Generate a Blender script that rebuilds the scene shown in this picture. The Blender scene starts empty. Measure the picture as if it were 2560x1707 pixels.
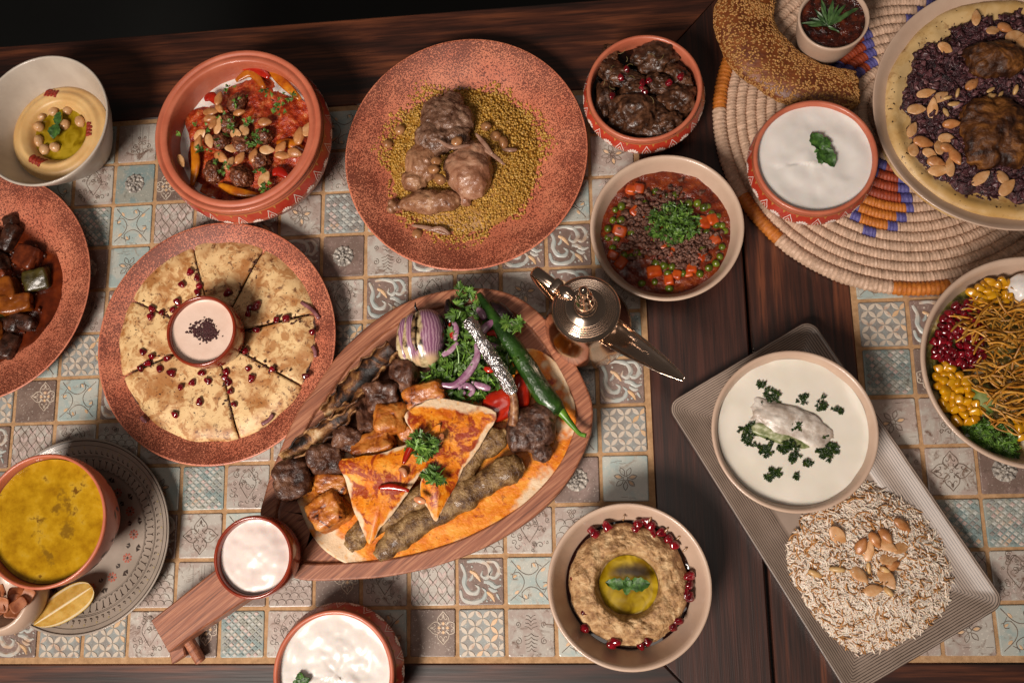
import bpy, bmesh, math, random
import numpy as np
from mathutils import Matrix, Vector, Euler

# ------------------------------------------------------------------ camera, light, exposure
scene = bpy.context.scene
C = scene.collection
cam_d = bpy.data.cameras.new('camera'); cam = bpy.data.objects.new('camera', cam_d); C.objects.link(cam)
cam_d.sensor_width = 36.0; cam_d.lens = 31.614; cam_d.clip_start = 0.01; cam_d.clip_end = 50
cam.matrix_world = Matrix(((0.9937556, 0.0388466, 0.1045980, 0.21111),
                           (-0.0182328, 0.9813726, -0.1912469, 0.08873),
                           (-0.1100789, 0.1881456, 0.9759528, 0.93293), (0, 0, 0, 1)))
scene.camera = cam
world = bpy.data.worlds.new('World'); scene.world = world; world.use_nodes = True
world.node_tree.nodes['Background'].inputs[0].default_value = (1.0, 0.83, 0.72, 1)
world.node_tree.nodes['Background'].inputs[1].default_value = 0.052
def area_lamp(name, loc, target, size, power, col, spread=180):
    d = bpy.data.lights.new(name, 'AREA'); d.shape = 'DISK'; d.size = size; d.energy = power; d.color = col; d.spread = math.radians(spread)
    o = bpy.data.objects.new(name, d); C.objects.link(o); o.location = loc
    o.rotation_euler = (Vector(target) - Vector(loc)).to_track_quat('-Z', 'Y').to_euler()
    return o
area_lamp('key_lamp', (-0.76, -1.12, 1.92), (0.06, 0.30, 0.0), 0.80, 11.0, (1.0, 0.895, 0.805), 62)
area_lamp('overhead_fill', (0.1, 0.2, 2.3), (0.1, 0.25, 0.0), 0.7, 3.8, (1.0, 0.86, 0.76))  # soft fill light added overhead to lift the dark areas
vs = scene.view_settings; vs.view_transform = 'Standard'; vs.look = 'None'; vs.exposure = 0.0; vs.gamma = 1.0
scene.cycles.use_denoising = True
scene.cycles.max_bounces = 6

# ------------------------------------------------------------------ helpers: colour, nodes
PI = math.pi
rng = random.Random(7)
def hx(h, a=1.0):
    h = h.lstrip('#')
    r = [int(h[i:i + 2], 16) / 255 for i in (0, 2, 4)]
    return tuple(x / 12.92 if x <= .04045 else ((x + .055) / 1.055) ** 2.4 for x in r) + (a,)

class Mat:
    def __init__(s, name, rough=.5, spec=.5):
        s.m = bpy.data.materials.new(name); s.m.use_nodes = True; s.t = s.m.node_tree
        s.b = s.t.nodes['Principled BSDF']
        s.set('Roughness', rough); s.set('Specular IOR Level', spec)
        s._v = None
    def set(s, k, v):
        i = s.b.inputs[k]
        if isinstance(v, bpy.types.NodeSocket): s.t.links.new(v, i)
        else: i.default_value = v
    def n(s, typ, ins=None, **kw):
        nd = s.t.nodes.new('ShaderNode' + typ)
        for k, v in kw.items(): setattr(nd, k, v)
        for k, v in (ins or {}).items():
            if isinstance(v, bpy.types.NodeSocket): s.t.links.new(v, nd.inputs[k])
            else: nd.inputs[k].default_value = v
        return nd
    def rnd(s):
        oi = s.n('ObjectInfo'); at = s.n('Attribute', attribute_name='rnd')
        return s.math('ADD', oi.outputs['Random'], at.outputs['Fac'])
    def vec(s, stretch=None):
        if s._v is None:
            tc = s.n('TexCoord')
            k = s.n('VectorMath', {0: s.rnd(), 1: (7.3, 5.1, 3.7)}, operation='MULTIPLY')
            s._v = s.n('VectorMath', {0: tc.outputs['Object'], 1: k.outputs[0]}, operation='ADD').outputs[0]
            s._o = tc.outputs['Object']
        if stretch:
            return s.n('VectorMath', {0: s._v, 1: stretch}, operation='MULTIPLY').outputs[0]
        return s._v
    def noise(s, scale, detail=3, rough=.55, dist=0, vec=None):
        return s.n('TexNoise', {'Vector': vec if vec is not None else s.vec(), 'Scale': scale, 'Detail': detail, 'Roughness': rough, 'Distortion': dist}).outputs['Fac']
    def voro(s, scale, vec=None, out='Distance', rnd=1.0):
        return s.n('TexVoronoi', {'Vector': vec if vec is not None else s.vec(), 'Scale': scale, 'Randomness': rnd}).outputs[out]
    def ramp(s, fac, stops, interp='LINEAR'):
        r = s.n('ValToRGB', {0: fac}); r.color_ramp.interpolation = interp
        e = r.color_ramp.elements
        while len(e) < len(stops): e.new(.5)
        for i, (p, c) in enumerate(stops):
            e[i].position = p; e[i].color = hx(c) if isinstance(c, str) else ((c, c, c, 1) if isinstance(c, (int, float)) else c)
        return r.outputs[0]
    def math(s, op, a, b=0.0, c=0.0, clamp=False):
        return s.n('Math', {0: a, 1: b, 2: c}, operation=op, use_clamp=clamp).outputs[0]
    def mix(s, f, a, b, blend='MIX'):
        nd = s.n('Mix', data_type='RGBA', blend_type=blend)
        for i, v in ((0, f), (6, a), (7, b)):
            if isinstance(v, str): v = hx(v)
            if isinstance(v, bpy.types.NodeSocket): s.t.links.new(v, nd.inputs[i])
            else: nd.inputs[i].default_value = v
        return nd.outputs[2]
    def step(s, v, lo, hi):
        return s.n('MapRange', {0: v, 1: lo, 2: hi, 3: 0.0, 4: 1.0}, interpolation_type='SMOOTHSTEP').outputs[0]
    def attr(s, nm='m'):
        return s.n('Attribute', attribute_name=nm).outputs['Fac']
    def xyz(s):
        s.vec(); return s.n('SeparateXYZ', {0: s._o}).outputs
    def radius(s):
        x = s.xyz(); return s.math('SQRT', s.math('ADD', s.math('MULTIPLY', x[0], x[0]), s.math('MULTIPLY', x[1], x[1])))
    def col(s, v, vary=0.0):
        if isinstance(v, str): v = hx(v)
        if vary:
            wn = s.n('TexWhiteNoise', {'W': s.rnd()}, noise_dimensions='1D').outputs['Value']
            val = s.math('MULTIPLY_ADD', wn, 2 * vary, 1 - vary)
            nd = s.n('HueSaturation', {'Value': val})
            if isinstance(v, bpy.types.NodeSocket): s.t.links.new(v, nd.inputs['Color'])
            else: nd.inputs['Color'].default_value = v
            v = nd.outputs[0]
        s.set('Base Color', v)
    def bump(s, h, dist, strength=1.0, prev=None):
        d = {'Height': h, 'Distance': dist, 'Strength': strength}
        if prev is not None: d['Normal'] = prev
        o = s.n('Bump', d).outputs[0]; s.set('Normal', o); return o
    def sss(s, w, scale, rad=(1, .5, .3)):
        s.set('Subsurface Weight', w); s.set('Subsurface Scale', scale); s.set('Subsurface Radius', rad)

def food(name, cols, scale=150, rough=.45, bump=0, bscale=None, sss=0, sscale=.003, vary=.12, specks=None, detail=4, coat=0, spec=.5, dist=0, rvar=0, con=1.7):
    """general food: noise colour ramp, optional specks [(colour, scale, threshold)], bump in metres"""
    M = Mat(name, rough, spec)
    if isinstance(cols, str): cols = [(0, cols), (1, cols)]
    col = M.ramp(M.math('MULTIPLY_ADD', M.noise(scale, detail, .6, dist), con, .5 - .5 * con, clamp=True), cols)
    for (c, sc, th) in (specks or []):
        col = M.mix(M.step(M.noise(sc, 4, .65), th, th + .10), col, c)
    M.col(col, vary)
    if bump: M.bump(M.noise(bscale or scale * 2, 4, .65), bump)
    if sss: M.sss(sss, sscale)
    if coat: M.set('Coat Weight', coat); M.set('Coat Roughness', .08)
    if rvar:
        M.set('Roughness', M.math('MULTIPLY_ADD', M.noise(scale * 1.7, 2), rvar, rough - rvar * .5, clamp=True))
    return M.m

# ------------------------------------------------------------------ helpers: geometry
def vnoise(P, seed=0):
    P = np.asarray(P, float); i = np.floor(P).astype(np.int64); f = P - i; f = f * f * (3 - 2 * f)
    def h(a, b, c):
        n = (a * 374761393 + b * 668265263 + c * 1440662683 + seed * 974711) & 0x7fffffff
        n = ((n ^ (n >> 13)) * 1274126177) & 0x7fffffff
        return ((n ^ (n >> 16)) & 0xffff) / 32767.5 - 1
    r = 0
    for dx in (0, 1):
        for dy in (0, 1):
            for dz in (0, 1):
                w = (f[:, 0] if dx else 1 - f[:, 0]) * (f[:, 1] if dy else 1 - f[:, 1]) * (f[:, 2] if dz else 1 - f[:, 2])
                r = r + w * h(i[:, 0] + dx, i[:, 1] + dy, i[:, 2] + dz)
    return r
def fbm(P, octv=3, seed=0):
    r = 0; a = 1; P = np.asarray(P, float)
    for k in range(octv): r = r + a * vnoise(P * 2 ** k, seed + k); a *= .5
    return r
def fbm2(x, y, f, octv=3, seed=0):
    x = np.asarray(x, float); y = np.asarray(y, float); sh = x.shape
    return fbm(np.c_[x.ravel() * f, y.ravel() * f, np.full(x.size, seed * 1.37 + .5)], octv, seed).reshape(sh)

_ico = {}
def ico(sub):
    if sub not in _ico:
        b = bmesh.new(); bmesh.ops.create_icosphere(b, subdivisions=sub, radius=1)
        b.verts.index_update()
        _ico[sub] = (np.array([v.co[:] for v in b.verts]), [tuple(v.index for v in f.verts) for f in b.faces]); b.free()
    return _ico[sub]

def rotm(rx, ry, rz):
    return np.array(Euler((rx, ry, rz)).to_matrix())

def blob(rad, seed=0, amp=.12, freq=1.6, p=2.0, sub=4, octv=3, fine=0, ff=5):
    V, F = ico(sub)
    s = (np.abs(V) ** p).sum(1) ** (-1 / p)
    r = s * (1 + amp * fbm(V * freq + seed * 3.7, octv, seed))
    if fine: r = r * (1 + fine * (.5 - np.abs(fbm(V * freq * ff + seed * 1.9, 3, seed + 5))))
    return V * r[:, None] * np.array(rad), F

def lathe(prof, n=96):
    th = np.arange(n) * 2 * PI / n; V = []
    for r, z in prof:
        r = max(r, 1e-5); V.append(np.c_[r * np.cos(th), r * np.sin(th), np.full(n, z)])
    F = []
    for k in range(len(prof) - 1):
        for i in range(n):
            j = (i + 1) % n; F.append((k * n + i, k * n + j, (k + 1) * n + j, (k + 1) * n + i))
    return np.concatenate(V), F

def tube(path, rad, k=10, flat=1.0, caps=True):
    P = np.asarray(path, float); N = len(P)
    R = np.full(N, rad) if np.isscalar(rad) else np.asarray(rad, float)
    T = np.gradient(P, axis=0); T /= np.linalg.norm(T, axis=1)[:, None] + 1e-12
    up = np.array([0, 0, 1.]) if abs(T[0][2]) < .9 else np.array([1., 0, 0])
    V = []; F = []
    for i in range(N):
        a = np.cross(up, T[i]); a /= np.linalg.norm(a) + 1e-12; b = np.cross(T[i], a); up = b
        th = np.arange(k) * 2 * PI / k
        V.append(P[i] + R[i] * (np.cos(th)[:, None] * a + flat * np.sin(th)[:, None] * b))
    for i in range(N - 1):
        for j in range(k):
            l = (j + 1) % k; F.append((i * k + j, i * k + l, (i + 1) * k + l, (i + 1) * k + j))
    V = np.concatenate(V)
    if caps:
        F.append(tuple(range(k - 1, -1, -1))); F.append(tuple((N - 1) * k + j for j in range(k)))
    return V, F

def smooth_loop(pts, n=6):
    P = np.asarray(pts, float); N = len(P); out = []
    for i in range(N):
        a, b, c, d = P[i - 1], P[i], P[(i + 1) % N], P[(i + 2) % N]
        for k in range(n):
            t = k / n
            out.append(.5 * ((2 * b) + (-a + c) * t + (2 * a - 5 * b + 4 * c - d) * t * t + (-a + 3 * b - 3 * c + d) * t ** 3))
    return np.array(out)
def smooth_path(pts, n=6):
    P = np.asarray(pts, float); Q = np.concatenate([[2 * P[0] - P[1]], P, [2 * P[-1] - P[-2]]]); out = []
    for i in range(1, len(Q) - 2):
        a, b, c, d = Q[i - 1], Q[i], Q[i + 1], Q[i + 2]
        for k in range(n):
            t = k / n
            out.append(.5 * ((2 * b) + (-a + c) * t + (2 * a - 5 * b + 4 * c - d) * t * t + (-a + 3 * b - 3 * c + d) * t ** 3))
    out.append(P[-1]); return np.array(out)

class MB:
    def __init__(s): s.V = []; s.F = []; s.M = []; s.A = []; s.R = []; s.n = 0
    def add(s, VF, m=0, a=0.0, r=0.0, at=None, rot=None, sc=1.0):
        V, F = VF; V = np.asarray(V, float)
        if rot is not None: V = V @ np.asarray(rot).T
        V = V * sc
        if at is not None: V = V + np.asarray(at)
        o = s.n; s.V.append(V); s.F += [tuple(i + o for i in f) for f in F]; s.M += [m] * len(F)
        s.A.append(np.full(len(V), a) if np.isscalar(a) else np.asarray(a, float)); s.R.append(np.full(len(V), r)); s.n += len(V)
        return s
    def mesh(s, name, mats, smooth=True, origin=(0, 0, 0)):
        V = np.concatenate(s.V) - np.asarray(origin, float)
        me = bpy.data.meshes.new(name); me.from_pydata(V.tolist(), [], s.F)
        for m in (mats if isinstance(mats, (list, tuple)) else [mats]): me.materials.append(m)
        me.polygons.foreach_set('material_index', s.M)
        me.polygons.foreach_set('use_smooth', [smooth] * len(s.F))
        for nm, arr in (('m', s.A), ('rnd', s.R)):
            arr = np.concatenate(arr)
            if np.any(arr != 0):
                at = me.attributes.new(nm, 'FLOAT', 'POINT'); at.data.foreach_set('value', arr.astype(np.float32))
        me.update(); return me
    def obj(s, name, mats, parent=None, loc=None, smooth=True, origin=(0, 0, 0), **tags):
        return link(name, s.mesh(name, mats, smooth, origin), parent, loc if loc is not None else origin, **tags)

def link(name, data, parent=None, loc=(0, 0, 0), rot=(0, 0, 0), sc=None, label=None, cat=None, group=None, kind=None):
    o = bpy.data.objects.new(name, data); C.objects.link(o); o.location = loc; o.rotation_euler = rot
    if sc is not None: o.scale = sc if not np.isscalar(sc) else (sc, sc, sc)
    if parent is not None: o.parent = parent
    if label: o['label'] = label
    if cat: o['category'] = cat
    if group: o['group'] = group
    if kind: o['kind'] = kind
    return o
def thing(name, loc, label, cat, group=None, rot=(0, 0, 0)):
    return link(name, None, None, loc, rot, None, label, cat, group)
def one(VF, name, mat, **kw):
    a = kw.pop('a', 0.0)
    return MB().add(VF, a=a).obj(name, mat, **kw)

def heightdisc(rad, zf, nr=40, na=96, outline=None):
    """polar sheet; zf(x, y, f) -> z, f = 0..1 from centre to edge; outline(theta) -> radius factor"""
    th = np.arange(na) * 2 * PI / na; V = []; A = []
    k = np.array([outline(t) for t in th]) if outline else np.ones(na)
    for i in range(nr + 1):
        f = i / nr; r = max(f, 1e-4) * rad * k
        x, y = r * np.cos(th), r * np.sin(th); V.append(np.c_[x, y, zf(x, y, np.full(na, f))]); A.append(np.full(na, f))
    F = []
    for i in range(nr):
        for j in range(na):
            l = (j + 1) % na; F.append((i * na + j, (i + 1) * na + j, (i + 1) * na + l, i * na + l))
    F.append(tuple(range(na)))
    return (np.concatenate(V), F), np.concatenate(A)

def ringsheet(outl, zf, thick, rings=14, centre=None):
    """bread-like sheet from a star-shaped outline; zf(x, y, f)"""
    O = np.asarray(outl, float)[:, :2]; c = O.mean(0) if centre is None else np.asarray(centre); n = len(O); V = []; A = []
    for i in range(rings + 1):
        f = 1 - (1 - i / rings) ** 1.3 if i else 1e-3
        P = c + (O - c) * f; V.append(np.c_[P, zf(P[:, 0], P[:, 1], np.full(n, f))]); A.append(np.full(n, f))
    bot = V[-1].copy(); bot[:, 2] -= thick
    V.append(bot); A.append(np.ones(n))
    inn = c + (O - c) * .55; V.append(np.c_[inn, zf(inn[:, 0], inn[:, 1], np.full(n, .55)) - thick]); A.append(np.full(n, .5))
    V.append(np.c_[c + (O - c) * 1e-3, zf(c[0] + (O[:, 0] - c[0]) * 1e-3, c[1] + (O[:, 1] - c[1]) * 1e-3, np.full(n, 1e-3)) - thick]); A.append(np.zeros(n))
    F = []
    for i in range(len(V) - 1):
        for j in range(n):
            l = (j + 1) % n; F.append((i * n + j, (i + 1) * n + j, (i + 1) * n + l, i * n + l))
    F.append(tuple(range(n)))
    return (np.concatenate(V), F), np.concatenate(A)

def leaf(L=.02, W=.012, fold=.25, curl=.2, serr=.12, nl=9, twist=0, droop=0):
    V = []; F = []
    for i in range(nl):
        t = i / (nl - 1); w = W * .5 * math.sin(PI * min(1, t * .92 + .06)) ** .8 * (1 + serr * (1 if i % 2 else -1))
        if i == nl - 1: w = W * .02
        for k, u in enumerate((-1, -.5, 0, .5, 1)):
            x = w * u; V.append((x, L * t, fold * abs(x) - curl * L * t * t + twist * x * t + .04 * L * math.sin(9 * t + k * 2)))
    for i in range(nl - 1):
        for k in range(4): F.append((i * 5 + k, i * 5 + k + 1, (i + 1) * 5 + k + 1, (i + 1) * 5 + k))
    return np.array(V), F
def parsley_leaf(L=.014, seed=0):
    """three lobed, toothed leaf"""
    r = random.Random(seed); V = [(0, 0, 0)]; n = 17
    for i in range(n):
        a = -1.35 + 2.7 * i / (n - 1)
        lob = .62 + .38 * abs(math.cos(a * 2.3)) ** .7
        R = L * lob * (1 + (.16 if i % 2 else -.13)) * (1 - .18 * abs(a)) * r.uniform(.85, 1.1)
        V.append((R * math.sin(a), R * math.cos(a), r.uniform(-.1, .16) * L))
    F = [(0, i, i + 1) for i in range(1, n)]
    return np.array(V), F
def inpoly(poly, x, y):
    c = False; n = len(poly); j = n - 1
    for i in range(n):
        xi, yi = poly[i][0], poly[i][1]; xj, yj = poly[j][0], poly[j][1]
        if (yi > y) != (yj > y) and x < (xj - xi) * (y - yi) / (yj - yi + 1e-12) + xi: c = not c
        j = i
    return c
def remeshed(mb, voxel, smooth_it=4, noise=0, nf=100, seed=0):
    """union of closed shapes as one continuous surface"""
    me = mb.mesh('tmp', []); o = bpy.data.objects.new('tmp', me); C.objects.link(o)
    m = o.modifiers.new('r', 'REMESH'); m.mode = 'VOXEL'; m.voxel_size = voxel
    if smooth_it:
        q = o.modifiers.new('s', 'SMOOTH'); q.iterations = smooth_it; q.factor = .5
    dg = bpy.context.evaluated_depsgraph_get(); e = o.evaluated_get(dg).to_mesh()
    n = len(e.vertices); V = np.empty(n * 3); e.vertices.foreach_get('co', V); V = V.reshape(-1, 3)
    N = np.empty(n * 3); e.vertices.foreach_get('normal', N); N = N.reshape(-1, 3)
    F = [tuple(p.vertices) for p in e.polygons]
    if noise: V = V + N * (noise * fbm(V * nf + seed * 3.1, 3, seed))[:, None]
    o.evaluated_get(dg).to_mesh_clear(); bpy.data.objects.remove(o); bpy.data.meshes.remove(me)
    return V, F


# ------------------------------------------------------------------ surface materials
def wood(name, dark, mid, light, sx=5, sy=90, rough=.35, coat=.25, bump=.0002, seedv=0, contrast=(.38, .5, .64)):
    M = Mat(name, rough)
    v = M.vec((sx, sy, sy))
    big = M.noise(1.0, 2, .5, .6, v)
    fine = M.noise(4.5, 3, .6, .2, M.vec((sx * .7, sy, sy)))
    f = M.math('ADD', M.math('MULTIPLY', big, .62), M.math('MULTIPLY', fine, .38))
    col = M.ramp(f, [(contrast[0], dark), (contrast[1], mid), (contrast[2], light)])
    pore = M.noise(1, 2, .5, 0, M.vec((sx * 4, sy * 8, sy * 8)))
    col = M.mix(M.math('MULTIPLY', M.step(pore, .56, .68), .55), col, dark)
    M.col(col, .08)
    M.bump(pore, bump, .6); M.set('Coat Weight', coat); M.set('Coat Roughness', .22)
    return M.m
WALNUT = wood('dark_walnut', '#1a0c07', '#3c1d12', '#6b3a22', 4, 45, .45, .12)
WALNUT2 = wood('walnut_fine', '#1e0e0a', '#33180f', '#46241a', 5, 130, .45, .15)
BOARDW = wood('acacia_wood', '#5e3423', '#93583d', '#b27a5a', 13, 420, .5, .05, contrast=(.34, .5, .66))

def tile_mat(name, base, alt, stain, amount=.5, rough=.32):
    M = Mat(name, rough)
    col = M.mix(M.step(M.noise(45, 3, .6, .5), .42, .58), base, alt)
    col = M.mix(M.math('MULTIPLY', M.step(M.noise(60, 4, .7, 1.2), .60 - .05 * amount, .74), .75 * amount), col, stain)
    sp = M.noise(260, 3, .6)
    col = M.mix(M.math('MULTIPLY', M.step(sp, .66, .72), M.step(M.noise(38, 2), .5, .62)), col, '#4a3226')
    ed = M.noise(500, 2)
    col = M.mix(M.math('MULTIPLY', M.step(ed, .62, .7), .35), col, '#efe6d8')
    M.col(col, .09); M.bump(M.noise(220, 3), .0001, .7)
    return M.m
T_CREAM = tile_mat('tile_cream', '#b1aba2', '#a3938a', '#6c5346', 1.5)
T_AQUA = tile_mat('tile_aqua', '#9fada9', '#b3b5ac', '#8c7663', 1.0)
T_TEAL = tile_mat('tile_teal', '#80908e', '#98998f', '#565148', .9)
T_MAUVE = tile_mat('tile_mauve', '#756259', '#857068', '#4c3c36', .8)
T_BROWN = tile_mat('tile_brown', '#6f5d54', '#7d6b61', '#4d3c33', .5)
T_GREY = tile_mat('tile_grey', '#88847f', '#919592', '#73675d', .8)
R_LINE = food('tile_line', [(.3, '#5f5047'), (.7, '#8a7a6d')], 120, .4, vary=.05)
R_CREAM = food('tile_relief_cream', [(.3, '#bfb09e'), (.6, '#cabdad'), (.8, '#b3917a')], 60, .35, vary=.06)
R_AQUA = food('tile_relief_aqua', [(.3, '#a7aeaa'), (.6, '#bdb9b0'), (.8, '#bd9f86')], 50, .35, vary=.06)
R_OCHRE = food('tile_relief_ochre', [(.3, '#cda77c'), (.7, '#d9b896')], 60, .4, vary=.08)
R_PEWTER = food('tile_pewter', [(.3, '#6d6762'), (.7, '#b9b1a6')], 220, .35, vary=.05)
R_MAUVE = food('tile_relief_mauve', [(.3, '#b09a93'), (.7, '#c4b2aa')], 60, .4, vary=.05)
_g = Mat('grout', .9)
_g.col(_g.ramp(_g.noise(140, 4, .7), [(.3, '#94724f'), (.55, '#b18b64'), (.75, '#c09e79')])); _g.bump(_g.noise(600, 3), .0003)
GROUT = _g.m
_f = Mat('floor_stone', .6); _f.col(_f.ramp(_f.noise(3, 4), [(.3, '#0d0f0e'), (.7, '#191b19')])); FLOORM = _f.m

# ------------------------------------------------------------------ floor
one((np.array([(-4, -4, -.76), (4, -4, -.76), (4, 4, -.76), (-4, 4, -.76)]), [(0, 1, 2, 3)]), 'floor', FLOORM, kind='structure', smooth=False)

# ------------------------------------------------------------------ relief tiles
TS = .0231                                      # half a tile
def clampt(P, e=.0222):
    return np.clip(np.asarray(P, float), -e, e)
def rib(t, P, w, h, m):
    """raised line: triangular section; w scalar or per point"""
    P = clampt(P); n = len(P); w = np.full(n, w) if np.isscalar(w) else np.asarray(w)
    T = np.gradient(P, axis=0); T /= np.linalg.norm(T, axis=1)[:, None] + 1e-9; N = np.c_[-T[:, 1], T[:, 0]]
    z = np.zeros((n, 1)); hh = np.minimum(h, w * 1.2)[:, None]
    V = np.concatenate([np.c_[P + N * w[:, None] * .5, z], np.c_[P + N * w[:, None] * .22, hh], np.c_[P - N * w[:, None] * .22, hh], np.c_[P - N * w[:, None] * .5, z]])
    F = []
    for i in range(n - 1):
        for k in range(3): F.append((k * n + i, k * n + i + 1, (k + 1) * n + i + 1, (k + 1) * n + i)[::-1])
    t.add((V, F), m)
def fil(t, P, h, m, inset=.0004):
    P = clampt(P); c = P.mean(0); d = P - c; L = np.linalg.norm(d, axis=1)[:, None] + 1e-9
    Q = c + d * np.clip(1 - inset / L, .2, 1); n = len(P)
    V = np.concatenate([np.c_[P, np.zeros(n)], np.c_[Q, np.full(n, h)]])
    F = [(i, (i + 1) % n, n + (i + 1) % n, n + i) for i in range(n)] + [tuple(range(n, 2 * n))]
    t.add((V, F), m)
def arc(cx, cy, r, a0, a1, n=14, r1=None):
    a = np.linspace(a0, a1, n); rr = np.linspace(r, r1 if r1 is not None else r, n)
    return np.c_[cx + rr * np.cos(a), cy + rr * np.sin(a)]
def lens(p, q, w, n=7):
    p = np.array(p); q = np.array(q); d = q - p; N = np.array([-d[1], d[0]]) / np.linalg.norm(d)
    t = np.linspace(0, 1, n)[:, None]; b = np.sin(t * PI) * w * .5
    return np.concatenate([p + d * t + N * b, (p + d * t - N * b)[::-1][1:-1]])
def circ(x, y, r, n=10): return arc(x, y, r, 0, 2 * PI * (n - 1) / n, n)
def comma(t, x, y, ang, L, c0, c1, w, h, m, n=12):
    P = [(x, y)]; a = ang
    for i in range(n - 1):
        s = i / (n - 1); a += (c0 + (c1 - c0) * s) / n; P.append((P[-1][0] + L / n * math.cos(a), P[-1][1] + L / n * math.sin(a)))
    s = np.linspace(0, 1, n); rib(t, P, np.maximum(w * np.sin(PI * (s * .85 + .12)) ** .8, .0005), h, m)
mm = .001
def rot2(P, a):
    P = np.asarray(P); c, s = math.cos(a), math.sin(a); return np.c_[P[:, 0] * c - P[:, 1] * s, P[:, 0] * s + P[:, 1] * c]
def fleur(t, cx, cy, a, s, m, w):
    """heart shaped outline with two inner curls, pointing along angle a"""
    def put(P): return rot2(np.asarray(P) * s, a) + (cx, cy)
    for sg in (1, -1):
        P = [(12 * mm, 0), (10 * mm, 1.6 * mm * sg), (7.6 * mm, 3.8 * mm * sg), (4.6 * mm, 4.4 * mm * sg), (2.6 * mm, 2.9 * mm * sg), (3.0 * mm, 1.3 * mm * sg), (4.2 * mm, 1.6 * mm * sg)]
        rib(t, put(smooth_path(P, 4)), w, .0006, m)
        rib(t, put(smooth_path([(9 * mm, .3 * mm * sg), (6.6 * mm, 1.0 * mm * sg), (6 * mm, 2.4 * mm * sg), (7 * mm, 2.6 * mm * sg)], 4)), w * .8, .0005, m)
    fil(t, put([(10.5 * mm, 0), (8.6 * mm, 1.0 * mm), (7.2 * mm, 0), (8.6 * mm, -1.0 * mm)]), .0005, m)
def curl(t, x, y, r, a0, sg, m, w=.0007, turns=1.4, tail=0.0):
    P = arc(x, y, r, a0, a0 + sg * turns * 2 * PI, 20, r * .15)
    if tail: P = np.concatenate([[P[0] + tail * np.array([math.sin(a0) * sg, -math.cos(a0) * sg])], P])
    rib(t, P, w, .0005, m)
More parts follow.
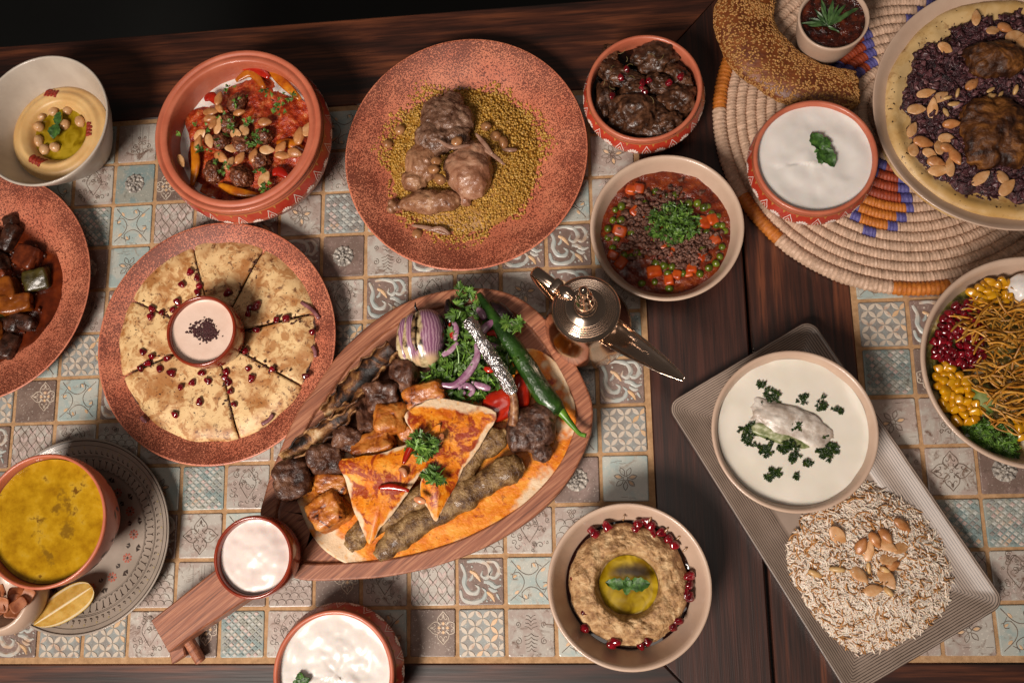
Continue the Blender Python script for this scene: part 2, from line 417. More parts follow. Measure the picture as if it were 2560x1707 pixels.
def tile_mesh(kind, seed):
    r = random.Random(seed * 31 + ord(kind)); t = MB(); e = TS
    prof = [(-.0070, 0.0), (-.0009, 0.0), (-.0002, .0004), (0, .0011)]
    V = []
    for z, ins in prof:
        q = e - ins; c = .0012
        V += [(-q + c, -q, z), (q - c, -q, z), (q, -q + c, z), (q, q - c, z), (q - c, q, z), (-q + c, q, z), (-q, q - c, z), (-q, -q + c, z)]
    F = [(k * 8 + i, k * 8 + (i + 1) % 8, (k + 1) * 8 + (i + 1) % 8, (k + 1) * 8 + i) for k in range(3) for i in range(8)] + [tuple(range(24, 32))]
    t.add((V, F), 0)
    base, acc = T_CREAM, R_OCHRE; line = R_LINE
    if kind == 'P':
        base, line = T_GREY, R_CREAM; a = 7.7 * mm
        for i in range(-4, 5):
            for j in range(-4, 5):
                if (i + j) % 2: continue
                for q in ((1, 1), (1, -1)):
                    A = np.array((i * a, j * a)) + (1.5 * mm, -1 * mm); B = A + np.array(q) * a; mid = (A + B) / 2
                    if abs(mid[0]) < .0212 and abs(mid[1]) < .0212: fil(t, lens(A, B, 4.6 * mm), .0006, 2 if r.random() < .1 else 1)
        acc = R_OCHRE
    elif kind == 'L':
        base, line, acc = T_TEAL if seed % 2 else T_GREY, R_AQUA, R_MAUVE
        p = 7.4 * mm
        for i in range(-7, 8):
            for j in range(-7, 8):
                if (i + j) % 2: continue
                x, y = i * p / 2, j * p * .46
                if abs(x) > .0205 or abs(y) > .0205: continue
                s = p * .40; fil(t, [(x - s, y), (x - s * .3, y - s * .62), (x, y - s * .92), (x + s * .3, y - s * .62), (x + s, y), (x + s * .3, y + s * .62), (x, y + s * .92), (x - s * .3, y + s * .62)], .0008, r.choice((1, 1, 2, 0, 3)), .0009)
    elif kind == 'B':
        base, line, acc = (T_MAUVE, R_AQUA, R_OCHRE)
        s = mm
        for pts, w, m in (([(-20, 18), (-16, 8), (-17, -2), (-12, -10), (-5, -11), (-2, -6), (-6, -3)], 5, 1), ([(-14, 20), (-4, 21), (6, 18), (10, 10), (6, 4), (1, 6), (2, 11)], 4.6, 1), ([(6, 20), (15, 19), (19, 11), (15, 4), (9, 6), (11, 11)], 4.2, 1), ([(-21, -8), (-18, -17), (-8, -20), (2, -17), (5, -10), (1, -6)], 4.6, 1),
                          ([(3, 0), (9, -1), (15, -5), (20, -4)], 5, 1), ([(6, -10), (11, -14), (14, -20)], 4, 2), ([(16, -12), (19, -18)], 3, 1), ([(8, -6), (13, -9), (17, -9)], 4, 1), ([(-11, 11), (-5, 7), (0, 0)], 4.2, 2), ([(-12, 1), (-9, 4), (-8, 8)], 3.2, 1)):
            P = smooth_path(np.array(pts) * s, 5); q = np.linspace(0, 1, len(P)); rib(t, P, np.maximum(w * s * np.sin(PI * (q * .8 + .16)) ** .7 * (1 + .12 * np.sin(q * 30)), .0006), .0009, m)
        for (x, y) in ((-4, -19), (1, -19.5), (6, -19), (10, -18), (20, 14), (20.5, 8), (20, 2), (20, -4), (-9, 15)): fil(t, circ(x * s, y * s, 1.2 * s), .0007, 1)
    elif kind == 'R':
        base = T_TEAL if seed % 2 else T_MAUVE; line = R_PEWTER
        for n, rad, sz, z in ((10, 9.6, 2.6, .3), (8, 6.2, 2.5, .9), (5, 2.6, 1.9, 1.4), (1, 0, 1.6, 2.0)):
            for i in range(n):
                a = 2 * PI * i / n + n * .3; V_, F_ = blob((sz * mm, sz * .82 * mm, 1.9 * mm), seed + i, .12, 1.5, 2, 2)
                t.add((V_, F_), 1, rot=rotm(0, 0, a), at=(rad * mm * math.cos(a), rad * mm * math.sin(a), z * mm))
        t.add(lathe([(0, .0006), (.011, .0006), (.0118, -.0002)], 24), 1)
    elif kind == 'Q':
        for k in range(4): fleur(t, 0, 0, k * PI / 2 + PI / 4 * (seed % 2) * 0, 1.62, 1, .0009)
        for k in range(4):
            a = k * PI / 2 + PI / 4; rib(t, rot2([(3 * mm, 0), (8 * mm, 0)], a), .0007, .0005, 1)
        rib(t, circ(0, 0, 1.5 * mm, 12), .0007, .0005, 1)
    elif kind == 'K':
        base, line, acc = T_BROWN, R_CREAM, R_OCHRE; cx, cy = ((11, 5), (-11, -6), (11, -7))[seed % 3]; cx *= mm; cy *= mm
        for k in range(4): fleur(t, cx, cy, k * PI / 2, 1.35, 1, .0011)
        for k in range(4):
            a = k * PI / 2 + PI / 4; rib(t, rot2([(4 * mm, 0), (8.5 * mm, 0)], a) + (cx, cy), .0009, .0005, 1)
            fil(t, rot2(lens((2.2 * mm, 0), (6.4 * mm, 0), 3 * mm), k * PI / 2) + (cx, cy), .0005, 2)
        fil(t, circ(cx, cy, 1.6 * mm), .0006, 1)
    elif kind == 'F':
        base = T_AQUA if seed % 2 else T_CREAM; n = 6 + seed % 3
        for k in range(n):
            a = 2 * PI * k / n + .2; P = rot2(lens((3 * mm, 0), (12 * mm, 0), 4.4 * mm, 9), a); P = np.concatenate([P, P[:1]])
            rib(t, P, .0007, .0005, 1)
            if k % 3 == 0: fil(t, rot2(lens((4 * mm, 0), (11 * mm, 0), 3.0 * mm), a), .0003, 2)
        rib(t, np.concatenate([circ(0, 0, 2.3 * mm, 12), [(2.3 * mm, 0)]]), .0007, .0006, 1)
        for k in range(5):
            x = r.uniform(-18, 18) * mm; y = r.choice((-1, 1)) * r.uniform(15, 20) * mm; rib(t, [(x, y), (x + 3 * mm, y + r.uniform(-1, 1) * mm), (x + 7 * mm, y)], .0004, .0003, 1)
    elif kind == 'S':
        base = T_AQUA
        for k in range(4):
            a = k * PI / 2
            rib(t, rot2(smooth_path([(-20 * mm, -19 * mm), (-9 * mm, -9 * mm), (-6 * mm, 0), (-11 * mm, 8 * mm), (-17 * mm, 7 * mm), (-17 * mm, 2 * mm), (-13 * mm, 2 * mm)], 5), a), .0008, .0005, 1)
            rib(t, rot2(smooth_path([(-12 * mm, -14 * mm), (-7 * mm, -17 * mm), (-6 * mm, -20 * mm)], 4), a), .0006, .0004, 1)
            fil(t, rot2(lens((-16 * mm, -13 * mm), (-11 * mm, -9 * mm), 3 * mm), a), .0003, 2); fil(t, rot2(lens((-6 * mm, -13 * mm), (-3 * mm, -18 * mm), 2.6 * mm), a), .0003, 2)
    elif kind == 'D':
        for sg in (1, -1):
            for q in range(15):
                x = abs(r.gauss(8, 7)) * mm; y = r.uniform(-20, 20) * mm
                if x < .02: curl(t, sg * x, y, r.uniform(1.6, 4.2) * mm, r.uniform(0, 6), sg * r.choice((-1, 1)), 1, .0006, r.uniform(.7, 1.4))
            for q in range(7):
                x = abs(r.uniform(2, 18)) * mm; y = r.uniform(-19, 19) * mm; a = r.uniform(0, 6)
                fil(t, lens((sg * x, y), (sg * (x + 4 * mm * math.cos(a)), y + 4 * mm * math.sin(a)), 1.6 * mm), .0004, 2)
            rib(t, smooth_path([(0, 19 * mm), (sg * 6 * mm, 12 * mm), (sg * 9 * mm, 3 * mm), (sg * 4 * mm, -6 * mm), (0, -12 * mm)], 6), .0008, .0005, 1)
        acc = R_MAUVE
    elif kind == 'O':
        acc = R_MAUVE; base = T_CREAM
        for i in range(-2, 3):
            x0 = i * 9.6 * mm
            for sg in (1, -1):
                y = np.linspace(-.022, .022, 26); rib(t, np.c_[x0 + sg * 4.8 * mm * np.sin(y / .0155 * PI), y], .0007, .0005, 1)
            for j in range(-3, 4):
                y0 = j * 7.75 * mm
                if (i + j) % 2 == 0 and abs(x0) < .021 and abs(y0 + 3.9 * mm) < .0215:
                    for sg in (1, -1): fil(t, lens((x0, y0 - 3.6 * mm), (x0 + sg * 4.4 * mm, y0 + 3.6 * mm), 3.2 * mm), .0003, 2)
    elif kind == 'A':
        acc = R_AQUA
        for j in range(5):
            for i in range(-3, 4):
                x = (i * 9 + (4.5 if j % 2 else 0)) * mm; y = (-21 + j * 6.5) * mm
                if abs(x) < .022: rib(t, arc(x, y, 5.6 * mm, .12, PI - .12, 11), .0007, .0005, 1)
        for j in range(4): curl(t, r.uniform(-15, 15) * mm, r.uniform(12, 19) * mm, 3 * mm, r.uniform(0, 6), 1, 1)
    elif kind == 'W':
        for sg in (1, -1):
            for (x, y, rr, a, d) in ((3, 2, 3.2, 1, 1), (8, -2, 3.0, 2, -1), (4, -8, 3.4, 0, 1), (11, -8, 2.4, 3, -1), (3, 9, 2.2, 4, 1)):
                curl(t, sg * x * mm + 6 * mm, y * mm - 3 * mm, rr * mm, a if sg > 0 else PI - a, sg * d, 1, .0009, 1.2)
        for k in range(4):
            x = r.uniform(-20, 18) * mm; rib(t, [(x, -20 * mm), (x + r.uniform(-1, 1) * mm, 0), (x + r.uniform(-1, 1) * mm, 20 * mm)], .0004, .0002, 1)
    elif kind == 'N':
        for sg in (1, -1):
            for k in range(9):
                y = (-15 + k * 3.6) * mm; L = (7 - abs(k - 4) * .6) * mm; rib(t, smooth_path([(0, y), (sg * L * .4, y + (1 if k > 4 else -1) * 2.2 * mm), (sg * L, y + (1 if k > 4 else -1) * 3 * mm)], 4), .0007, .0005, 1)
            curl(t, sg * 13 * mm, -8 * mm, 3.6 * mm, 1.5, sg, 1); curl(t, sg * 13 * mm, 8 * mm, 3 * mm, 4.5, -sg, 1)
    return t.mesh('tile', [base, line, acc, T_GREY], smooth=False)
_tiles = {}
def get_tile(k, v):
    if (k, v) not in _tiles: _tiles[(k, v)] = tile_mesh(k, v)
    return _tiles[(k, v)]

# cell kinds read off the photograph, (column, row) with row 0 the second row from the near edge
CELLS1 = {}
def row(cells, r, c0, s):
    for i, ch in enumerate(s):
        if ch != '.': cells[(c0 + i, r)] = ch
row(CELLS1, -1, -9, 'BPPDKLD.SKPNS'); row(CELLS1, 0, -6, 'AW.AKDOBS'); row(CELLS1, 1, -6, 'BQT.....DA'); row(CELLS1, 2, -6, 'FLD'); row(CELLS1, 2, 3, 'RF')
row(CELLS1, 3, -10, 'BODA'); row(CELLS1, 3, 3, 'TP'); row(CELLS1, 4, -10, 'PKSB'); row(CELLS1, 4, 4, 'B'); row(CELLS1, 5, -9, 'SP'); row(CELLS1, 5, -2, 'P')
row(CELLS1, 6, -8, 'D'); row(CELLS1, 6, -2, 'DBDOF'); row(CELLS1, 6, 4, 'D'); row(CELLS1, 7, -8, 'RF'); row(CELLS1, 7, -3, 'BRNBABN'); CELLS1[(3, 7)] = 'B'
row(CELLS1, 8, -8, 'LSOD.FL'); row(CELLS1, 8, 3, 'SD'); row(CELLS1, 9, -8, 'DTK'); CELLS1[(-7, 9)] = 'r'; row(CELLS1, 9, -2, 'D'); CELLS1[(4, 9)] = 'F'; row(CELLS1, 10, -8, 'TW'); CELLS1[(-2, 10)] = 'S'
CELLS2 = {}
for r_, s_ in ((6, 'TBD'), (5, 'PBD'), (4, 'lKR'), (3, 'FWN'), (2, 'DQR'), (1, 'BLL'), (0, 'DOD'), (-1, 'DFS')): row(CELLS2, r_, 0, s_)

def mitred(name, parent, inner, outer, mat, side, z0=-.035, z1=0.0):
    """one frame board of a mitred frame; inner / outer = (x0, y0, x1, y1)"""
    (a, b, c, d), (A, B, Cc, Dd) = inner, outer
    q = {'near': [(A, B), (Cc, B), (c, b), (a, b)], 'far': [(Cc, Dd), (A, Dd), (a, d), (c, d)], 'right': [(Cc, B), (Cc, Dd), (c, d), (c, b)], 'left': [(A, Dd), (A, B), (a, b), (a, d)]}[side]
    o = np.array(q).mean(0); P = np.array(q) - o
    P = P * (1 - .0006 / np.abs(P).max())
    ang = 0 if side in ('near', 'far') else PI / 2
    P = rot2(P, -ang); n = 4
    V = np.concatenate([np.c_[P, np.full(4, z0)], np.c_[P, np.full(4, z1 - .0012)], np.c_[P * (1 - .0015 / np.abs(P).max(0)), np.full(4, z1)]])
    F = [(k * n + i, k * n + (i + 1) % n, (k + 1) * n + (i + 1) % n, (k + 1) * n + i) for k in range(2) for i in range(4)] + [(8, 9, 10, 11), (3, 2, 1, 0)]
    ob = MB().add((V, F)).obj(name, mat, parent, smooth=False); ob.location = (o[0], o[1], 0); ob.rotation_euler = (0, 0, ang); return ob
def make_table(x0, ncol, cells, outer, label, seed, side_mat):
    t = thing('dining_table', (x0, 0, 0), label, 'table')
    ix1 = ncol * .05
    inner = (-.0042, -.0542, ix1 + .0042, .5542); out = (outer[0] - x0, outer[1], outer[2] - x0, outer[3])
    for sd in ('near', 'far', 'right', 'left'): mitred('frame_board', t, inner, out, side_mat if sd in ('left', 'right') else WALNUT, sd, z1=-.001)
    one((np.array([(inner[0], inner[1], -.0022), (inner[2], inner[1], -.0022), (inner[2], inner[3], -.0022), (inner[0], inner[3], -.0022), (inner[0], inner[1], -.03), (inner[2], inner[1], -.03), (inner[2], inner[3], -.03), (inner[0], inner[3], -.03)]),
         [(0, 1, 2, 3), (7, 6, 5, 4)] + [(i, i + 4, (i + 1) % 4 + 4, (i + 1) % 4) for i in range(4)]), 'grout_bed', GROUT, parent=t, smooth=False)
    r = random.Random(seed); kinds = 'PLBQKFSDOAWNDB'
    for c in range(ncol):
        for rr in range(-1, 11):
            k = cells.get((c + round(x0 / .05) if cells is CELLS1 else c, rr), '.')
            v = r.randrange(2) if k not in 'KF' else r.randrange(3)
            if k == '.': k = r.choice(kinds)
            if k == 'T': k, v = 'S', 0
            if k == 'r': k, v = 'R', 1
            elif k == 'R': v = 0
            if k == 'l': k, v = 'L', 1
            o = link('tile', get_tile(k, v), t, (c * .05 + .025 + r.uniform(-1, 1) * 3e-4, rr * .05 + .025 + r.uniform(-1, 1) * 3e-4, -.0006 + r.uniform(-1, 1) * 3e-4), (r.uniform(-1, 1) * .006, r.uniform(-1, 1) * .006, r.uniform(-1, 1) * .012))
            if k in 'PLNOFQ' and False: o.rotation_euler.z += 0
    return t
make_table(-.55, 16, CELLS1, (-.665, -.163, .3568, .6625), 'larger tiled table top with dark wooden border under most of the dishes', 3, WALNUT2)
make_table(.4674, 6, CELLS2, (.3602, -.163, .875, .6625), 'neighbouring tiled table top under the woven mat and patterned tray', 5, WALNUT)


# ------------------------------------------------------------------ dish materials
TERRA = food('terracotta_glaze', [(.3, '#b35f45'), (.7, '#bf6c50')], 40, .38, vary=0, coat=.15)
TERRA_IN = food('terracotta_inside', [(.3, '#b25433'), (.7, '#bd5f3c')], 40, .4, vary=0, coat=.2)
BEIGE = food('beige_stoneware', [(.3, '#bda08b'), (.7, '#c4a994')], 30, .36, vary=0, coat=.2, specks=[('#8a7566', 900, .80)])
CREAMW = food('grey_stoneware', [(.3, '#b7aa9c'), (.7, '#c2b6a8')], 30, .38, vary=0, coat=.2)
BROWNG = food('brown_glaze', [(.3, '#7c2a16'), (.7, '#8e3219')], 40, .22, vary=0, coat=.5)
REDBAND = food('red_band', [(.3, '#a93222'), (.7, '#b93c28')], 60, .35, vary=0, coat=.3)
WHITEP = food('white_print', [(.3, '#dfc9bd'), (.7, '#ecdbd0')], 300, .4, vary=0)
OCHREP = food('ochre_print', [(.3, '#b5793a'), (.7, '#c48a48')], 300, .4, vary=0)
BLACKP = food('black_print', [(.3, '#2c221d'), (.7, '#3d3029')], 300, .45, vary=0)
REDP = food('red_print', [(.3, '#9c4a37'), (.7, '#ad5a44')], 300, .45, vary=0)
OLIVEP = food('olive_print', [(.3, '#9a8a63'), (.7, '#a8986e')], 300, .45, vary=0)
def speckled():
    M = Mat('speckled_terracotta', .42)
    r = M.radius(); tc = M._o
    d = M.n('TexVoronoi', {'Vector': M.vec(), 'Scale': 500.0}, feature='SMOOTH_F1').outputs['Distance']
    wv = M.noise(760, 2, .5, .8)
    dens = M.ramp(M.math('MULTIPLY', r, 1 / .135), [(0, .26), (.5, .29), (.66, .36), (.80, .45), (.97, .50), (.985, .0)])
    dens = M.math('ADD', dens, M.math('MULTIPLY', M.math('SUBTRACT', M.noise(20, 4, .6), .5), .42))
    dots = M.math('LESS_THAN', d, dens)
    worm = M.math('MULTIPLY', M.math('LESS_THAN', wv, M.math('ADD', dens, .06)), M.math('GREATER_THAN', dens, .30))
    k = M.math('MAXIMUM', M.math('MULTIPLY', dots, M.math('LESS_THAN', dens, .37)), worm)
    col = M.mix(M.math('MULTIPLY', k, .88), M.ramp(M.noise(30, 2), [(.35, '#c26e52'), (.65, '#cf7f60')]), '#5c281b')
    M.col(col); M.set('Roughness', M.math('MULTIPLY_ADD', M.noise(24, 4, .6), .5, .18)); M.set('Coat Weight', .1); M.set('Coat Roughness', .2)
    return M.m
SPECK = speckled()

# ------------------------------------------------------------------ dishes
def bowl_profile(rb, rm, h, th, curve=.55, foot=.004):
    """outer + inner section of an open bowl"""
    P = [(0, .003), (rb - .004, .003), (rb - .003, 0), (rb, 0), (rb + .001, foot)]
    n = 12
    for i in range(1, n + 1):
        t = i / n; P.append((rb + (rm - rb) * t ** curve, foot + (h - foot) * t ** 1.15))
    P += [(rm - th * .15, h + .0009), (rm - th * .55, h + .0010), (rm - th, h - .0004)]
    for i in range(n - 1, -1, -1):
        t = i / n; P.append((max(rb + (rm - rb) * t ** curve - th, .001), foot + .004 + (h - foot - .004) * t ** 1.15))
    P.append((0, foot + .0035)); return P
def bowl(name, x, y, z, prof, mat, label, cat='bowl', group=None, part='body'):
    t = thing(name, (x, y, z), label, cat, group)
    one(lathe(prof, 128), part, mat, parent=t); return t

ZB = .0005
bowl('stoneware_bowl', .275, .3703, ZB, bowl_profile(.036, .0762, .059, .0042), BEIGE, 'beige round bowl filled with pea, carrot and minced meat stew')
bowl('stoneware_bowl', .2228, .0235, ZB, bowl_profile(.036, .0763, .059, .0042), BEIGE, 'beige bowl holding the brown aubergine dip with pomegranate edge')
bowl('stoneware_bowl', .3826, .1632, .0062, bowl_profile(.036, .0763, .059, .0042), BEIGE, 'beige bowl of white yogurt soup standing on the lined tray')
bowl('salad_bowl', .5961, .2189, ZB, bowl_profile(.045, .0985, .079, .0046, .5), BEIGE, 'large beige salad bowl with corn and fries at the right edge')
A_P = [(0, .003), (.034, .003), (.035, 0), (.038, 0), (.0405, .004), (.0465, .014), (.0555, .030), (.0662, .050), (.0732, .066), (.0762, .0745), (.0755, .0758), (.0742, .0758), (.0732, .0745), (.0700, .066), (.0628, .050), (.0520, .030), (.042, .014), (.034, .009), (0, .008)]
bowl('deep_bowl', -.3928, .5235, ZB, A_P, CREAMW, 'deep grey beige bowl of hummus in the far left corner')

# speckled plates
PL = [(0, .003), (.07, .003), (.071, 0), (.074, 0), (.077, .0035), (.098, .010), (.131, .0235), (.1325, .0246), (.133, .0254), (.1322, .0262), (.1305, .0258), (.098, .0135), (.082, .0078), (.074, .0066), (0, .0062)]
for x, y, lab in ((.0662, .4774, 'round speckled terracotta plate carrying couscous and chicken'), (-.487, .3541, 'round speckled terracotta plate of dark vegetable stew cut off by the left edge'), (-.2064, .2793, 'round speckled terracotta plate under the cut stuffed flatbread')):
    bowl('speckled_plate', x, y, ZB, PL, SPECK, lab, 'plate', 'speckled terracotta plates', 'plate_body')

# decorated bowls: red band with palmettes
def band_pattern(parent, rz, n, HB):
    """rz(t) -> (radius, z) down the wall, t 0 top .. 1 bottom of the band; palmettes and hearts alternate"""
    b = MB()
    def put(P, ang, m, off=.0004):
        Q = []
        for u, t in P:
            r, z = rz(t); r += off; a = ang + u / r; Q.append((r * math.cos(a), r * math.sin(a), z))
        b.add((np.array(Q), [tuple(range(len(Q)))]), m)
    def line(P, ang, w, m, off=.0005):
        P = np.asarray(P, float); T = np.gradient(P * np.array([1, .02]), axis=0); T /= np.linalg.norm(T, axis=1)[:, None] + 1e-9
        N = np.c_[-T[:, 1], T[:, 0]] * np.array([1, 1 / .02]) * w * .5
        L, R = P + N, P - N
        for i in range(len(P) - 1): put([L[i], L[i + 1], R[i + 1], R[i]][::-1], ang, m, off)
    for i in range(n):
        a = 2 * PI * i / n
        if i % 2 == 0:
            for k in range(7):
                g = (k - 3) * .42; c, s = math.cos(g), math.sin(g)
                P = [(0, 0), (.0009, .0040), (.0011, .0060), (.0006, .0074), (-.0006, .0074), (-.0011, .0060), (-.0009, .0040)]
                Q = []
                for u, v in P: Q.append(((u * c + v * s) * .95, .88 - (v * c - u * s) / HB * min(1.0, HB / .0115) * 1.15))
                put(Q, a, 0)
        else:
            for sg in (1, -1):
                line(smooth_path([(0, .12), (sg * .0018, .36), (sg * .0042, .62), (sg * .0038, .86), (sg * .002, .9)], 3), a, .0007, 0)
                line(smooth_path([(0, .46), (sg * .0016, .64), (sg * .0019, .82)], 3), a, .0006, 0)
            put([(0, .62), (-.0008, .78), (0, .88), (.0008, .78)], a, 1)
        aa = a + PI / n
        put([(-.0014, .02), (.0014, .02), (0, .24)][::-1], aa, 1)
    th = np.linspace(0, 2 * PI, 97)
    for t0, w, m in ((-.06, .0007, 1), (1.03, .0006, 0), (-.22, .0004, 2)):
        for k in range(96):
            Q = []
            for a, dt in ((th[k], 0), (th[k + 1], 0), (th[k + 1], w / .012), (th[k], w / .012)):
                r, z = rz(t0 + dt); Q.append(((r + .0004) * math.cos(a), (r + .0004) * math.sin(a), z))
            b.add((np.array(Q)[::-1], [(0, 1, 2, 3)]), m)
    return b.obj('painted_pattern', [WHITEP, OCHREP, BLACKP], parent, smooth=False)
def band_bowl(x, y, z, rim, h, rmax, zmax, label, wide=0.0, nrep=28, s=1.0):
    """terracotta bowl with a bulging red band; wide = flat lid seat round the mouth"""
    t = thing('patterned_bowl', (x, y, z), label, 'bowl', 'bowls with red palmette bands')
    zt, zb = h - .0085 * s, zmax - .0055 * s; HB = math.hypot(zt - zb, rmax - rim)
    inn = rim - max(wide, .0045)
    P = [(0, .003), (rmax * .60, .003), (rmax * .61, 0), (rmax * .66, 0), (rmax * .74, .006), (rmax * .90, zb * .62), (rmax * .975, zb), (rmax, zmax), (rim * 1.002, zt), (rim * .985, h - .0060), (rim * .985, h - .0045), (rim, h - .003), (rim, h - .0008), (rim - .0012, h)]
    if wide: P += [(rim - .004, h), (rim - .0052, h - .0016), (rim - .0064, h - .0016), (rim - .0076, h - .0004), (inn + .0012, h - .0004), (inn, h - .002)]
    else: P += [(rim - .003, h + .0002), (inn, h - .0015)]
    P += [(inn * 1.0, h - .012), (inn * .99, zmax), (inn * .93, .018), (inn * .8, .009), (0, .007)]
    one(lathe(P, 128), 'body', TERRA, parent=t)
    def rz(tt):
        pts = [(-.5, rim * .985, h - .005), (0, rim * 1.002, zt), (.72, rmax, zmax), (1, rmax * .975, zb), (1.3, rmax * .95, zb * .85)]
        for (a, r0, z0), (b_, r1, z1) in zip(pts, pts[1:]):
            if tt <= b_: f = (tt - a) / (b_ - a); return r0 + (r1 - r0) * f, z0 + (z1 - z0) * f
        return pts[-1][1:]
    band = one(lathe([(rz(q)[0] + .0002, rz(q)[1]) for q in (1.0, .9, .75, .5, .25, .1, -.02)], 128), 'red_band', REDBAND, parent=t)
    band_pattern(band, rz, nrep, HB); return t
band_bowl(-.168, .495, ZB, .0912, .0800, .0945, .053, 'large patterned terracotta bowl of red meatball stew with wide grooved rim', .0135, 36, 1.25)
band_bowl(.2602, .5240, ZB, .0597, .055, .0640, .034, 'patterned terracotta bowl of dark braised meat near the far edge')
band_bowl(.4230, .4320, .0135, .0597, .055, .0632, .033, 'patterned terracotta bowl of white yogurt on the woven mat')
band_bowl(-.0595, -.0549, ZB, .0590, .058, .0640, .036, 'patterned terracotta bowl of white yogurt cut off by the near edge')

# glazed brown ramekins, dip cup
RAM = [(0, .002), (.026, .002), (.027, 0), (.031, 0), (.0345, .006), (.038, .018), (.0395, .030), (.0392, .0385), (.0385, .0405), (.0372, .0412), (.0358, .0405), (.0352, .038), (.0350, .026), (.032, .010), (.028, .006), (0, .005)]
def scaled(P, k, kz=1): return [(r * k, z * kz) for r, z in P]
bowl('ramekin', -.2050, .2832, .0235, scaled(RAM, .96, 1.0), BROWNG, 'small glossy brown ramekin of pink sauce in the middle of the stuffed flatbread', 'ramekin', 'brown glazed ramekins')
bowl('ramekin', -.1322, .0556, .0405, scaled(RAM, 1.0, 1.1), BROWNG, 'small glossy brown ramekin of white garlic cream on the board handle', 'ramekin', 'brown glazed ramekins')
CUP = [(0, .002), (.020, .002), (.021, 0), (.024, 0), (.0275, .006), (.0325, .026), (.0352, .048), (.0354, .0515), (.0346, .0522), (.0330, .0518), (.0322, .046), (.0295, .026), (.024, .008), (0, .006)]
bowl('dip_cup', .4537, .581, .0135, CUP, BEIGE, 'small beige cup of dark dip with rosemary on the woven mat', 'cup')
MUSP = [(0, .003), (.08, .003), (.081, 0), (.085, 0), (.09, .004), (.112, .012), (.130, .026), (.1327, .0288), (.1325, .0300), (.1310, .0298), (.126, .026), (.110, .0155), (.09, .0085), (0, .0080)]
bowl('round_plate', .6225, .4858, .0135, MUSP, BEIGE, 'beige round plate under the onion flatbread on the woven mat', 'plate', None, 'plate_body')

# saucer with printed rings
SX, SY = -.3518, .0779
SAU = [(0, .003), (.056, .003), (.057, 0), (.060, 0), (.064, .0035), (.080, .0085), (.1005, .0180), (.1020, .0192), (.1022, .0200), (.1014, .0205), (.1000, .0200), (.080, .0115), (.068, .0072), (.060, .0062), (0, .0058)]
sau = bowl('saucer', SX, SY, ZB, SAU, food('saucer_glaze_shaded', [(.3, '#8f8377'), (.7, '#9d9084')], 30, .4, vary=0, coat=.15), 'patterned grey saucer with printed ethnic rings under the soup bowl', 'saucer', None, 'plate_body')  # glaze colour darkened and greyed to hold the soup bowl's shade
def sz(r):
    pts = [(0, .0058), (.060, .0062), (.068, .0072), (.080, .0115), (.1000, .0200), (.103, .0206)]
    for (a, z0), (b_, z1) in zip(pts, pts[1:]):
        if r <= b_: return z0 + (z1 - z0) * (r - a) / (b_ - a)
    return pts[-1][1]
b = MB()
def sput(P, m):
    b.add((np.array([(x, y, sz(math.hypot(x, y)) + .00035) for x, y in P]), [tuple(range(len(P)))]), m)
def sring(r0, r1, m, n=120):
    for i in range(n):
        a0, a1 = 2 * PI * i / n, 2 * PI * (i + 1) / n
        sput([(r0 * math.cos(a0), r0 * math.sin(a0)), (r1 * math.cos(a0), r1 * math.sin(a0)), (r1 * math.cos(a1), r1 * math.sin(a1)), (r0 * math.cos(a1), r0 * math.sin(a1))], m)
for r0, r1 in ((.0992, .1001), (.0945, .0949), (.0838, .0842), (.0825, .0828), (.0700, .0704), (.0688, .0690)): sring(r0, r1, 0)
def splace(P, r, a, m):
    Q = []
    for u, v in P:
        rr = r + v; Q.append((rr * math.cos(a) - u * math.sin(a), rr * math.sin(a) + u * math.cos(a)))
    sput(Q, m)
for i in range(64):
    a = 2 * PI * i / 64
    splace([(-.0003, 0), (.0003, 0), (.0004, .006), (.0020, .0088), (0, .0074), (-.0020, .0088), (-.0004, .006)], .0725, a, 0)
    splace([(-.0016, 0), (0, .0016), (.0016, 0), (0, .0006)], .0706, a + PI / 64, 0)
for i in range(84):
    a = 2 * PI * i / 84
    splace([(-.0016, 0), (-.0008, .0014), (.0004, .0012), (.0016, .0026), (.0012, .0006), (.0002, .0002)], .0862, a, 0)
    splace([(0, .0006), (.0010, .0016), (.0014, .0030), (.0004, .0020)], .0875, a, 0)
    if i % 2: splace([(-.0012, 0), (0, -.0012), (.0012, 0), (0, .0012)], .0922, a, 2)
for i in range(14):
    a = 2 * PI * i / 14
    for k in range(8):
        g = 2 * PI * k / 8; splace([(math.cos(g + d) * q, math.sin(g + d) * q) for d, q in ((0, .0012), (-.28, .0046), (0, .0052), (.28, .0046))], .056, a, 1)
    splace([(-.0010, -.001), (.001, -.001), (.001, .001), (-.001, .001)], .056, a, 0)
    for sg in (1, -1):
        splace([(0, 0), (sg * .0042, .002), (sg * .001, .0055)], .061, a + PI / 14, 0); splace([(0, 0), (sg * .003, -.002), (sg * .001, -.005)], .0545, a + PI / 14, 0)
b.obj('printed_rings', [BLACKP, REDP, OLIVEP], sau, smooth=False)

